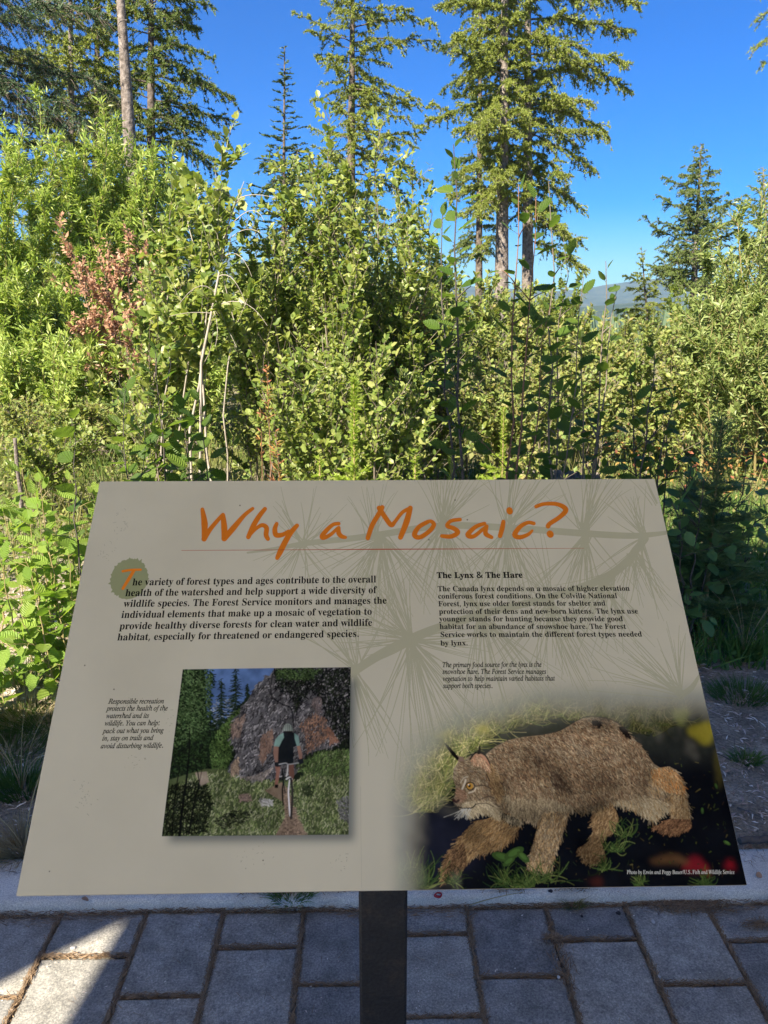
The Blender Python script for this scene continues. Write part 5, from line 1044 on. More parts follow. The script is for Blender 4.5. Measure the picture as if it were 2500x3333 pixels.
def conifer(name,label,base,top,tr,nlimb,z0,prof,mat,mbark,ntwig=1500,tl=.5,ntuft=7000,per=6,nl=.05,nw=.011,extra=(),group=None,seed=1,rise=-.1,arch=.1,droop=.35,fir=False,limb_r=.02,cat='tree',trunk_bend=.0):
    r=np.random.default_rng(seed); base=np.asarray(base,float); top=np.asarray(top,float)-base; root=thing(name,label,cat,tuple(base),group)
    H=top[2]; k=14; ntwig=int(ntwig*.72); ntuft=int(ntuft*.66); zcap=1.5+base[1]*.345+1.2; tt=np.linspace(0,1,k); tr_P=tt[:,None]*top[None]+np.c_[np.sin(tt*3.1)*trunk_bend,np.zeros(k),np.zeros(k)]; tr_P[0,2]-=.2
    g=Geo(); tubes(g,tr_P,tr*(1-tt*.93)+.004,9); g.build('trunk',mbark,root,True)
    def tp(z):
        t=np.clip(z/H,0,1); return t[:,None]*top[None]+np.c_[np.sin(t*3.1)*trunk_bend,np.zeros(len(t)),np.zeros(len(t))]
    z=z0+(H-z0)*(np.arange(nlimb)+r.random(nlimb))/nlimb; az=np.arange(nlimb)*2.399+r.normal(0,.4,nlimb); u=(z-z0)/(H-z0)
    ln=np.array([prof(a) for a in u])*(r.uniform(.75,1.1,nlimb) if fir else np.clip(r.lognormal(-.12,.38,nlimb),.3,1.7)); P0=tp(z); dr=np.c_[np.cos(az),np.sin(az),np.zeros(nlimb)]
    ri=rise*(1-u)+ .25*u; E=P0+dr*ln[:,None]; E[:,2]+=ln*(ri+r.normal(0,.07 if fir else .2,nlimb)); Mi=P0+dr*ln[:,None]*.55; Mi[:,2]+=ln*(ri*.3+arch)
    if len(extra):
        ez=[];et=[]
        for (sy,tx,ty,dy) in extra:
            Yt=base[1]+dy; tipw=at(tx,ty,Yt)-base; zz=at(1250,sy,base[1])[2]-base[2]; ez.append(zz); et.append(tipw)
        ez=np.array(ez);et=np.array(et); P0e=tp(ez); l=np.linalg.norm(et-P0e,axis=1); Me=P0e*.45+et*.55; Me[:,2]+=l*arch
        P0=np.vstack([P0,P0e]);E=np.vstack([E,et]);Mi=np.vstack([Mi,Me]);ln=np.concatenate([ln,l])
    nL=len(ln); Lm=bez(P0,Mi,E,9); Lm[:,2:]+=r.normal(0,.02,(nL,7,3))*ln[:,None,None]
    g=Geo(); tubes(g,Lm,(limb_r*np.clip(ln/np.percentile(ln,90),.25,1.4))[:,None]*np.linspace(1,.18,9)[None],4)
    pw=ln**1.25*np.where(P0[:,2]+base[2]>zcap+.5,.15,1); pw=pw/pw.sum(); li=r.choice(nL,ntwig,p=pw); t=.1+.9*r.random(ntwig)**.9; f=t*8; i0=np.minimum(f.astype(int),7); fr=(f-i0)[:,None]
    S0=Lm[li,i0]*(1-fr)+Lm[li,i0+1]*fr; tg=nrmz(Lm[li,i0+1]-Lm[li,i0]); sd=nrmz(np.cross(tg,[0,0,1.]))*r.choice([-1,1],ntwig)[:,None]
    tw=tl*np.clip(ln[li]/np.percentile(ln,80),.3,1.2)*(1.15-t*.75)*r.uniform(.4,1.2,ntwig)
    if fir: d=nrmz(tg*.8+sd*.9+rdir(ntwig,r)*.12)
    else: d=nrmz(tg*.55+sd*.6+rdir(ntwig,r)*.5+np.array([0,0,-droop*.5])*1.)
    T2=S0+d*tw[:,None]; Mt=S0+d*tw[:,None]*.5; Mt[:,2]+=tw*.06; T2[:,2]-=tw*(droop*.6 if not fir else .02)
    B=bez(S0,Mt,T2,4); ribbons(g,B[:,[0,1,3]],(limb_r*.3)*np.ones((ntwig,1))*np.array([[1,.75,.4]])); g.build('branchwork',mbark,root,True,'stuff')
    # needle tufts
    a=int(ntuft*.82); bi=r.choice(ntwig,a,p=tw/tw.sum()); q=r.random(a)*3; j=np.minimum(q.astype(int),2); fr=(q-j)[:,None]; Q=B[bi,j]*(1-fr)+B[bi,j+1]*fr; tq=nrmz(B[bi,j+1]-B[bi,j])
    b=ntuft-a; bi=r.choice(nL,b,p=pw); q=(.15+.85*r.random(b))*8; j=np.minimum(q.astype(int),7); fr=(q-j)[:,None]; Q=np.vstack([Q,Lm[bi,j]*(1-fr)+Lm[bi,j+1]*fr]); tq=np.vstack([tq,nrmz(Lm[bi,j+1]-Lm[bi,j])])
    Q=np.repeat(Q,per,0); tq=np.repeat(tq,per,0); n=len(Q)
    if fir:
        sd=nrmz(np.cross(tq,[0,0,1.]))*r.choice([-1,1],n)[:,None]; d=nrmz(tq*.7+sd*.8+np.array([0,0,.25])+rdir(n,r)*.35); Q=Q+tq*r.uniform(-.5,.5,(n,1))*nl*1.5
    else: d=nrmz(rdir(n,r)+tq*.35+np.array([0,0,.25])); Q=Q+tq*r.uniform(-.3,.3,(n,1))*nl
    g=Geo(); scatter(g,NEEDLE,Q,d,rdir(n,r)+S*.5,nl*r.uniform(.7,1.2,n),nw); g.build('crown',mat,root,False,'stuff')
    return root
def tips_at(L,Y,r=None,jy=.35):
    r=r or rng; return [at(x,y,Y+r.uniform(-jy,jy)) for x,y in L]
def base_at(px,Y):
    a=at(px,1500,Y); return np.array([a[0],Y,float(gz(a[0],Y))])

# ------------------------------------------------------------------ trees
G1='tall larches rising behind the thicket'
b=base_at(1618,22.); conifer('larch_tree','tall larch with pale sunlit trunk, left one of the close pair right of centre',b,at(1652,-700,22.),.22,100,4.2,lambda u:1.2*(1-u*.4),M['larch'],M['bark'],4200,.5,30000,6,0.078,0.0271,
    extra=[(60,1475,130,0),(20,1440,20,.5),(200,1500,260,.3),(330,1400,395,.2),(420,1480,420,0),(520,1500,560,-.4),(640,1500,700,.2),(760,1540,830,0),(300,1560,420,-1.2),(600,1560,700,-1)],group=G1,seed=21)
b=base_at(1703,22.6); conifer('larch_tree','tall larch with long drooping limbs reaching right against the sky',b,at(1720,-700,22.6),.19,100,4.0,lambda u:1.2*(1-u*.4),M['larch'],M['bark'],4600,.55,34000,6,0.078,0.0271,
    extra=[(0,2075,25,0),(60,2060,110,.4),(-60,2000,-40,0),(120,2035,215,-.4),(170,2040,290,0),(230,1960,250,.5),(330,1990,440,0),(300,1930,350,-.5),(430,1945,560,.2),(480,1850,600,0),(560,1900,680,.3),(700,1905,800,.1),(780,1910,880,0),(640,1840,760,-.5),(100,1880,180,-.8),(380,1880,480,.6)],group=G1,seed=22)
b=base_at(1548,24.5); conifer('larch_tree','slender dark trunked larch just left of the close pair',b,at(1566,-300,24.5),.13,80,3.0,lambda u:.85*(1-u*.4),M['larch_dark'],M['bark_dark'],2000,.4,14000,6,0.078,0.0222,group=G1,seed=23)
b=base_at(1140,25.); conifer('larch_tree','shaggy larch standing alone at the centre of the skyline',b,at(1152,-420,25.),.2,170,1.6,lambda u:1.75*(1-u*.9)+.35,M['larch'],M['bark_dark'],4800,.5,38000,6,0.080,0.0271,
    extra=[(90,1425,75,0),(140,1440,150,.3),(60,1330,30,-.3),(190,1020,185,.2),(170,1060,230,-.2),(60,1075,70,0),(290,1455,370,.2),(260,1330,300,-.4),(340,1380,420,0),(420,1350,480,0),(480,1400,590,.3)],group=G1,seed=24)
b=base_at(928,16.5); conifer('fir_tree','narrow spire topped fir pointing up into open sky left of centre',b,at(927,150,16.5),.07,150,.8,lambda u:1.35*(1-u)**1.05+.04,M['fir'],M['bark_dark'],3200,.34,15000,7,.055,.023,group=None,seed=31,fir=True,rise=-.12,arch=-.02,limb_r=.008)
b=base_at(2215,25.); conifer('larch_tree','young larch with leaning grey trunk at right skyline',b,at(2283,468,25.),.15,110,2.2,lambda u:1.35*(1-u)**.8+.12,M['larch_dark'],M['bark'],3400,.42,22000,6,0.064,0.0232,
    extra=[(620,2160,575,0),(700,2150,640,0),(700,2345,640,0),(760,2360,690,0),(800,2140,800,0),(880,2130,870,0)],group=G1,seed=33,rise=.12,arch=-.03)
b=base_at(2090,31.); conifer('larch_tree','small pale larch in front of the blue ridge',b,at(2088,805,31.),.08,50,1.,lambda u:.95*(1-u)**.8+.06,M['larch'],M['bark'],900,.35,8500,8,0.062,0.0169,group=G1,seed=34,rise=.1,arch=-.02)
b=base_at(2480,24.); conifer('larch_tree','pointed larch at the right edge of the picture',b,at(2484,545,24.),.12,100,1.5,lambda u:1.4*(1-u)**.85+.08,M['larch'],M['bark'],2600,.42,17000,6,0.064,0.0190,group=G1,seed=35,rise=.12,arch=-.03)
b=base_at(512,17.5); conifer('larch_tree','dense dark larch right of the bare trunk, limbs sweeping out over blue sky',b,at(492,-500,17.5),.15,130,1.6,lambda u:1.35*(1-u*.5),M['larch_dark'],M['bark_dark'],4600,.5,33000,6,0.064,0.0232,
    extra=[(0,690,20,0),(60,660,100,.3),(130,700,195,0),(190,715,290,-.3),(250,768,322,0),(330,755,400,.2),(380,745,455,0),(450,700,520,-.2),(520,680,620,0),(560,640,700,.3),(620,700,760,.1)],group=G1,seed=36)
b=base_at(331,20.5); conifer('larch_tree','thin dark trunked larch left of the bare trunk',b,at(325,-500,20.5),.14,110,2.,lambda u:1.5*(1-u*.4),M['larch'],M['bark_dark'],3600,.5,25000,6,0.072,0.0251,group=G1,seed=37)
b=base_at(262,17.); conifer('larch_tree','yellow green larch with reddish trunk behind the willow tops',b,at(228,-420,17.),.12,100,1.8,lambda u:1.3*(1-u*.4),M['larch'],M['bark'],3200,.45,22000,6,0.064,0.0232,group=G1,seed=38)
pine_b=base_at(492,12.3); conifer('pine_tree','tall bare grey pine trunk crossing the upper left sky',pine_b,at(352,-640,12.3),.162,14,7.6,lambda u:1.3,M['larch_dark'],M['bark'],500,.5,2500,6,.06,.014,seed=39,limb_r=.025,group=None)
g=Geo(); tubes(g,bez(np.array([at(412,66,12.2)]),np.array([at(380,62,12.)]),np.array([at(384,95,12.)]),5),np.array([[.012,.009,.007,.006,.005]]),5); tubes(g,bez(np.array([at(384,95,12.)]),np.array([at(420,200,12.)]),np.array([at(405,250,12.)]),6),np.full((1,6),.005),4)
o=g.build('dead_branch',M['bark'],None,True); o.parent=[c for c in COL.objects if c.name=='pine_tree'][0]; o.location=-np.array(pine_b)
b=base_at(-420,12.6); conifer('fir_tree','dark overhanging fir boughs filling the top left corner',b,at(-380,-700,12.6),.22,26,4.6,lambda u:2.3,M['fir'],M['bark_dark'],5600,.7,34000,7,.05,.0125,
    extra=[(-150,240,60,0),(-80,150,130,.3),(-20,330,50,-.3),(30,200,230,0),(100,360,300,0),(150,300,400,-.3),(180,220,330,.4),(220,390,430,0),(260,160,420,0),(300,120,470,.4),(60,130,60,-.6),(-60,60,20,.6),(340,80,520,0),(120,100,260,.8)],seed=40,rise=-.15,arch=.05,droop=.45,limb_r=.014)
b=base_at(2700,11.); conifer('larch_tree','larch whose branch tips hang into the top right corner',b,at(2720,-700,11.),.14,16,4.5,lambda u:1.2,M['larch'],M['bark'],500,.4,4420,8,0.044,0.0104,
    extra=[(-10,2455,60,0),(-60,2450,-20,0),(40,2452,160,0),(60,2475,215,.2)],group=None,seed=41,limb_r=.012)

# ------------------------------------------------------------------ shrubs of the thicket
GW='willow shrubs on the left'; GA='alder bushes behind the panel'
R0=np.random.default_rng(5)
LF=dict(tpl=LEAF4)
def W(px,Y,T,nl,label,seed,mat='willow',L=.085,Wd=.02,**k):
    return shrub('willow_shrub',label,'shrub',base_at(px,Y),tips_at(T,Y,R0),M[mat],M['stem_green'],L,Wd,nl,group=GW,tpl=LEAF2,nb=k.pop('nb',24),blen=k.pop('blen',.8),r0=.014,seed=seed,up=.55,**k)
W(60,9.8,[(130,325),(20,400),(-60,470),(195,450),(75,430),(-130,560),(250,540),(0,620),(150,640),(-80,760),(60,800)],14500,'willow shrub at the left edge with one tall upright shoot',51)
W(330,10.,[(338,335),(275,420),(420,440),(385,400),(225,480),(470,500),(310,560),(420,640),(200,700),(330,780)],13500,'tallest willow shrub directly below the bare trunk',52)
W(560,10.6,[(500,520),(560,500),(620,600),(680,640),(460,620),(560,760),(640,860),(480,860)],7500,'willow shrub partly hidden behind the pale stemmed alder',53)
W(130,9.,[(60,880),(180,900),(0,1000),(250,960),(-80,900),(120,1060),(320,1060),(-40,1130)],9500,'low spreading willow shrub under the brown leaved bush',54,L=.08)
W(480,10.2,[(440,470),(500,500),(545,530),(400,490),(470,600),(560,660),(350,560),(520,740)],8000,'willow shrub hiding the foot of the bare trunk',50)
W(450,9.2,[(380,1000),(520,980),(590,1060),(440,1100),(300,1100),(560,1170)],6500,'low willow shrub at the meadow edge',55,L=.08)
W(250,8.3,[(180,1120),(300,1130),(100,1200),(380,1180),(240,1220),(430,1230)],5200,'lowest willow shrub bordering the meadow',58,L=.075)
W(620,8.6,[(560,1060),(650,1080),(700,1160),(500,1150),(600,1200),(760,1180)],5200,'low willow shrub behind the pale stems',59,L=.075)
W(0,8.4,[(-60,1120),(60,1160),(-120,1200),(120,1240),(0,1250)],4200,'low willow shrub at the left edge of the meadow',60,L=.075)
W(-260,8.8,[(-60,560),(-140,700),(-40,800),(-160,900),(-20,950)],4000,'willow shrub mostly beyond the left edge',56)
shrub('dead_shrub','withered bush with rust brown leaves in the green willows','shrub',base_at(430,8.2),tips_at([(195,745),(250,880),(310,800),(355,790),(420,770),(480,820),(540,850),(560,930),(600,990),(225,1050),(290,1040),(470,1060),(390,980),(580,1100)],8.2,R0,.2),M['dead'],M['stem'],.048,.026,3900,nb=13,blen=.55,r0=.007,seed=57,up=.3,lo=.5,tpl=LEAF4)
# pale stemmed alder at left centre with dead leader
def A(px,Y,T,nl,label,seed,mat='alder',L=.058,Wd=.033,name='alder_bush',ms='stem',group=GA,cat='bush',**k):
    T=[(x,y+(95 if i%3 else 0)*(y<900)) for i,(x,y) in enumerate(T)]
    return shrub(name,label,cat,base_at(px,Y),tips_at(T,Y,R0,k.pop('jy',.35)),M[mat],M[ms],L*.76,Wd*.78,int(nl*1.45),group=group,nb=k.pop('nb',30),blen=k.pop('blen',.62),r0=k.pop('r0',.009),seed=seed,tpl=k.pop('tpl',LEAF4),bow=.45,jit=.16,**k)
A(640,5.2,[(745,445),(715,520),(770,560),(640,600),(690,700),(600,520)],1500,'pale stemmed young alder left of centre with broad crinkled leaves',61,tpl=LEAF6,L=.066,Wd=.05,ms='stem_pale',name='alder_tree',cat='tree',r0=.010,lo=.4,nb=15)
A(90,7.2,[(20,1330),(90,1310),(160,1340),(-40,1370),(220,1380),(60,1400)],1500,'golden low bush in front of the fallen log at the left',81,mat='yellowing',L=.05,name='meadow_bush',group='low bushes of the meadow',cat='bush',blen=.4)
A(330,7.5,[(260,1330),(330,1320),(400,1340),(220,1380),(460,1370)],1500,'golden low bush at the meadow end of the willows',82,mat='yellowing',L=.05,name='meadow_bush',group='low bushes of the meadow',cat='bush',blen=.4)
A(520,6.4,[(450,1370),(520,1350),(590,1370),(480,1410),(640,1390)],1500,'green low bush behind the shaded saplings on the left',83,L=.05,name='meadow_bush',group='low bushes of the meadow',cat='bush',blen=.4)
A(180,5.6,[(110,1420),(190,1400),(260,1430),(60,1450),(320,1440)],1400,'low bush between log and sunlit plants',84,L=.045,name='meadow_bush',group='low bushes of the meadow',cat='bush',blen=.35)
A(560,5.6,[(560,640),(520,760),(610,780),(480,900),(640,900),(560,980)],1500,'leafy alder bush in front of the brown leaved bush',62,tpl=LEAF6,L=.06,Wd=.045)
A(1340,6.2,[(1290,640),(1360,660),(1420,700),(1250,700),(1460,780),(1380,800),(1300,860),(1480,880)],3200,'alder bush filling the gap right of the highest leader',77,L=.052)
A(900,6.6,[(820,700),(760,800),(900,680),(980,700),(700,900),(860,820)],2600,'alder bush in the gap behind the dead sapling',78,L=.052)
A(1000,5.3,[(905,500),(950,455),(870,560),(1010,500),(830,640),(1060,640),(800,760),(900,720),(840,860),(960,860)],3800,'left of the alder bushes above the panel, tops against blue sky',63,tpl=LEAF6,L=.052)
A(1110,5.0,[(1075,365),(1040,430),(1130,470),(1085,560),(1180,640),(1010,700),(1140,780)],3000,'alder bush with highest leader at the centre',64,tpl=LEAF6,L=.052)
A(1250,5.4,[(1245,385),(1290,470),(1200,520),(1340,560),(1180,640),(1395,640),(1320,720),(1250,780),(1420,780),(1340,880)],3800,'alder bush under the lone central larch',65,tpl=LEAF6,L=.052)
A(1100,6.4,[(980,760),(1080,740),(1180,760),(880,900),(1260,860),(780,960),(1000,1000),(1150,1020),(860,1080)],3600,'shaded alder bush deep in the middle of the thicket',66,L=.052)
A(860,6.,[(760,980),(820,1040),(900,1020),(720,1080),(940,1140),(790,1180)],2600,'low alder bush above the left half of the panel',67,L=.05)
A(1380,5.9,[(1300,960),(1380,930),(1450,920),(1240,1040),(1490,1000),(1340,1080),(1430,1120)],3000,'low alder bush above the right half of the panel',68,L=.05,mat='alder')
A(1090,4.6,[(960,1200),(1050,1180),(1140,1210),(1240,1190),(900,1300),(1300,1300),(1380,1240)],2600,'lowest alder bush just above the panel title',69,tpl=LEAF6,L=.047)
A(1620,7.,[(1500,960),(1560,930),(1640,950),(1720,960),(1480,1060),(1780,1030),(1600,1080),(1700,1110),(1540,1160)],4300,'yellow green bush right of centre below the pair of larches',70,mat='yellowing',L=.055)
A(1900,7.2,[(1830,1080),(1900,1050),(1960,1070),(2040,1050),(1780,1160),(2090,1120),(1870,1180),(1980,1180)],4000,'yellowing bush below the blue ridge',71,mat='yellowing',L=.055)
A(2160,7.,[(2110,1060),(2170,1080),(2220,1040),(2060,1160),(2260,1130),(2150,1200),(2230,1250)],3300,'yellowing bush with dead grey twigs left of the right hand willow',72,mat='yellowing',L=.055)
A(1700,5.6,[(1600,1200),(1680,1180),(1760,1210),(1560,1300),(1820,1270),(1900,1230),(2000,1260),(1480,1260)],3200,'low yellow green bush above the panel corner',73,mat='yellowing',L=.048)
def RW(px,Y,T,nl,label,seed):
    return shrub('willow_shrub',label,'shrub',base_at(px,Y),tips_at(T,Y,R0),M['willow_olive'],M['stem_green'],.055,.019,nl,tpl=LEAF2,group='willow shrubs on the right',nb=24,blen=.6,r0=.013,seed=seed,up=.4)
RW(2440,7.5,[(2400,690),(2330,740),(2480,620),(2280,830),(2430,780),(2360,860),(2540,700),(2300,950),(2480,900),(2230,960),(2400,980)],9500,'olive willow shrub at the right edge with small pale leaves',74)
RW(2330,6.8,[(2280,1000),(2350,980),(2420,1010),(2230,1090),(2480,1040),(2310,1100)],3600,'smaller olive willow shrub below the leaning larch',75)
RW(2520,6.6,[(2470,1080),(2540,1050),(2420,1150),(2500,1180),(2560,1200)],3600,'bright willow shrub low at the right edge',76)
# second row and beyond: copies of two prototypes
pa=A(1300,13.5,[(1230,880),(1290,860),(1350,870),(1410,890),(1180,930),(1460,930),(1300,950)],3000,'rounded bush of the far row seen through gaps in the thicket',80,mat='alder',L=.09,Wd=.06,name='far_bush',group='bushes of the far row',sep=False)
far=[(-200,13.5),(100,14.5),(350,15),(620,13),(760,15),(880,13.8),(1020,15.5),(1130,14),(1450,15.2),(1560,13.2),(1680,15.8),(1780,13.8),(1860,16.5),(1980,17.5),(2110,18),(2240,14.5),(2330,17),(2420,14),(2560,13),(700,18),(1900,24),(2020,26),(2150,24),(2330,26),(1800,27)]
for i,(px,Y) in enumerate([q for q in far if not 1830<q[0]<2200]+[(1900,18),(2010,19),(2120,18)]):
    bb=base_at(px,Y); copy_thing(pa,tuple(bb),i*1.3,.6 if 1830<px<2200 else (.92 if Y<19 else 1.1),'rounded bush of the far row seen through gaps in the thicket')
# distant woodland
n=5200; r=np.random.default_rng(77); y=r.uniform(160,1300,n); x=r.uniform(-1,1,n)*y*.75; h=r.uniform(5,10,n); z=gz(x,y)
th=np.arange(5)*2*math.pi/5; V=np.zeros((n,6,3)); V[:,:5,0]=x[:,None]+np.cos(th)*h[:,None]*.2; V[:,:5,1]=y[:,None]+np.sin(th)*h[:,None]*.2; V[:,:5,2]=z[:,None]; V[:,5]=np.c_[x,y,z+h]
F=np.array([(i,(i+1)%5,5) for i in range(5)]); F=(F[None]+np.arange(n)[:,None,None]*6).reshape(-1,3)
tag(mesh('distant_forest',V,F,M['fir']),'conifer woodland filling the valley far beyond the thicket','forest',kind='stuff')

# ------------------------------------------------------------------ slim saplings with broad leaves, one object per leaf
GS='slim alder saplings behind the panel'
P3=lambda L,Y:[at(x,y,Y+d) for x,y,d in L]
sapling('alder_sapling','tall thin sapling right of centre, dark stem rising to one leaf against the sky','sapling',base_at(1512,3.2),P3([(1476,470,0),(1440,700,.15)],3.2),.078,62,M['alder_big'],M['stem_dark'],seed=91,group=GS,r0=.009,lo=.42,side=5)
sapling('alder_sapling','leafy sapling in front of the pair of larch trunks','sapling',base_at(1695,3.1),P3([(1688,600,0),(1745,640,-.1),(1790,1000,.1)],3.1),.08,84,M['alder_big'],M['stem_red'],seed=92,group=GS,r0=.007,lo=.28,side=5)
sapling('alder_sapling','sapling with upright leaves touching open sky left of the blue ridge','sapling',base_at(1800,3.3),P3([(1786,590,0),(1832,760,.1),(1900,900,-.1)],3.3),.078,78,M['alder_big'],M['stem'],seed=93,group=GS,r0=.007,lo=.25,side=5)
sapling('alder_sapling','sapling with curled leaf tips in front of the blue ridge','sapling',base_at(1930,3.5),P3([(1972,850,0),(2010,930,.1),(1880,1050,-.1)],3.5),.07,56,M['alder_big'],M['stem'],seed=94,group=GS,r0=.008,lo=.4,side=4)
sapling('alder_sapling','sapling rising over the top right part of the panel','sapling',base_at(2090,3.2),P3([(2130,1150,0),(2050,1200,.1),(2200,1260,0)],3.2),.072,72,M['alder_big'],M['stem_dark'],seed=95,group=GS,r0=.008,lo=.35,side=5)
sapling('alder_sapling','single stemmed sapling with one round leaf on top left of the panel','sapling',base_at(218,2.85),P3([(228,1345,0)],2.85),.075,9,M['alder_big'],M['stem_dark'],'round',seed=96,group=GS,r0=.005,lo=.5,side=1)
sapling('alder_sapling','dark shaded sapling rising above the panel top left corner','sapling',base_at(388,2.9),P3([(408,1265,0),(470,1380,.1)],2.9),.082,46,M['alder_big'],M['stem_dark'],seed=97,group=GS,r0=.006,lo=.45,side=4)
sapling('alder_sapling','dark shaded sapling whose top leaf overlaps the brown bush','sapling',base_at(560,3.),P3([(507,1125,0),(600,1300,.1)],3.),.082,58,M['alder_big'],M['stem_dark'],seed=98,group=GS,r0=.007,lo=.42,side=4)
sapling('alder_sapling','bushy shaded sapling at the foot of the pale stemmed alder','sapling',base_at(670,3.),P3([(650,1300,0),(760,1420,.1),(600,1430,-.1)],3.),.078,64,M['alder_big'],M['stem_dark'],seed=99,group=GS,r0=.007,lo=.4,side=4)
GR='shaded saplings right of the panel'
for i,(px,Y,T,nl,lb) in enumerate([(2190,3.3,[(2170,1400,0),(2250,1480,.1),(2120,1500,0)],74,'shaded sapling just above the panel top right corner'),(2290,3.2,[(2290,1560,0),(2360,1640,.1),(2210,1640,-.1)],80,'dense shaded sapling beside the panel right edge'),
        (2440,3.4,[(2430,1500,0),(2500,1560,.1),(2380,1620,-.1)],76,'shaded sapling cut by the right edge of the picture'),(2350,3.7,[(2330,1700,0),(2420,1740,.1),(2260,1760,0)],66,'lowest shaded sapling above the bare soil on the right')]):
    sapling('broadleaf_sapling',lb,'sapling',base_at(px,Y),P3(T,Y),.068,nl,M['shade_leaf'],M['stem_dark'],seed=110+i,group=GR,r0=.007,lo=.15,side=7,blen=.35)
GL='sunlit leafy plants left of the panel'
left=[(-60,3.3,[(-70,1560,0),(30,1640,.1)],.095,40,'tall sunlit plant at the far left edge'),(60,3.0,[(70,1500,0),(10,1660,.1),(120,1640,-.1)],.09,46,'sunlit plant with toothed leaves left of the bush of blossoms'),(130,2.9,[(128,1560,0),(170,1700,.1),(60,1760,0)],.09,46,'sunlit plant with a pale straight stem halfway to the panel'),
      (215,3.1,[(225,1560,0),(260,1640,.1)],.085,34,'sunlit plant under the single round leaf'),(290,3.2,[(300,1600,0),(250,1720,.1)],.08,32,'sunlit plant touching the panel upper left edge'),(-20,2.75,[(0,1820,0),(-70,1900,.1),(60,1900,0)],.1,38,'broad leaved plant low at the left edge'),
      (110,2.72,[(100,1880,0),(180,1900,.1),(40,1980,-.05)],.092,42,'broad leaved plant above the sunlit grass'),(210,2.85,[(220,1800,0),(260,1860,.1),(160,1960,0)],.085,40,'broad leaved plant close to the panel left edge'),(-60,2.65,[(-30,2160,0),(10,2240,0)],.095,18,'low plant at the left edge beside the sunlit soil')]
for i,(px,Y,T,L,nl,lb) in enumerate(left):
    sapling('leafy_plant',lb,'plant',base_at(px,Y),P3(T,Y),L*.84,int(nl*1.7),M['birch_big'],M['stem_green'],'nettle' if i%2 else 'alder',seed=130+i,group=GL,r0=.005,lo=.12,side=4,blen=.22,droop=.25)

# dead leader with arching bare twigs
root=thing('dead_sapling','bleached leafless sapling with arching bare twigs against the sky','sapling',tuple(base_at(632,4.9))); bb=np.array(root.location)
g=Geo(); tubes(g,np.array([bb*0,at(655,1180,4.9)-bb,at(690,1010,4.9)-bb,at(715,880,4.9)-bb,at(745,720,4.9)-bb,at(795,590,4.9)-bb]),np.array([.010,.009,.008,.007,.005,.002]),6); g.build('stem',M['stem_pale'],root,True)
for (x0,y0,xm,ym,x1,y1) in ((775,650,810,620,900,645),(770,660,730,610,700,620),(760,700,700,640,650,690),(745,740,830,640,860,720),(735,790,800,720,850,760),(725,840,780,790,820,900),(710,900,760,870,800,990),(705,960,650,880,570,1010),(700,1000,800,940,870,1060),(700,1010,740,1060,770,1130),(690,1020,620,1010,550,1030),(690,1000,720,1060,700,1130)):
    g=Geo(); tubes(g,bez(np.array([at(x0,y0,4.9)-bb]),np.array([at(xm,ym,4.85)-bb]),np.array([at(x1,y1,4.8)-bb]),8),np.linspace(.003,.0012,8)[None],4); g.build('bare_twig',M['stem_pale'],root,True)

# young conifers
def young_conifer(name,label,px,py,Y,w,mat,seed,nt=1300,nl=.028,nw=.005,limbs=26,group=None,per=7,tr=.006,arch=-.05):
    b=base_at(px,Y); t=at(px,py,Y)
    lead=.38 if mat is M['young_fir'] else .1
    root=conifer(name,label,b,t,tr,limbs,.1,lambda u:w*max(1-u/(1-lead),.0)**.7+.012,mat,M['stem_green'],max(limbs*6,60),w*.45,nt,per,nl,nw,group=group,seed=seed,fir=True,rise=.35,arch=arch,limb_r=.003)
    n=int(nt*.6); q=np.random.default_rng(seed+500); u=.25+.75*q.random(n); Q=u[:,None]*(t-b)[None]; az=q.uniform(0,6.28,n); d=nrmz(np.c_[np.cos(az),np.sin(az),q.uniform(.5,1.6,n)])
    g=Geo(); scatter(g,NEEDLE,Q,d,rdir(n,q)+S*.5,nl*1.15*q.uniform(.7,1.2,n),nw); g.build('leader_needles',mat,root,False,'stuff')
    return root
GY='bright young firs behind the panel'
young_conifer('young_fir','bright lime green young fir with a tall tip above the panel centre',1152,1235,3.9,.26,M['young_fir'],141,3000,.032,.006,40,GY)
young_conifer('young_fir','small bright fir peeping over the panel edge right of the lime green one',1352,1470,3.9,.14,M['young_fir'],142,900,group=GY)
young_conifer('young_fir','small yellow green fir tip just above the word Mosaic',1470,1480,3.7,.13,M['young_fir'],143,900,group=GY)
young_conifer('young_fir','young fir glowing behind the leafy sapling right of centre',1640,1330,5.,.3,M['young_fir'],144,1800,.03,.005,group=GY)
young_conifer('young_fir','low feathery fir at the left foot of the lime green one',1040,1490,3.9,.16,M['young_fir'],145,900,group=GY)
young_conifer('young_pine','dark long needled young pine in shade right of the panel',2350,1370,3.3,.24,M['pine'],146,1100,.085,.004,26,None,12,.007,arch=.0)
young_conifer('young_pine','second dark young pine low behind the panel right edge',2260,1570,3.6,.26,M['pine'],147,1100,.08,.004,26,None,12)
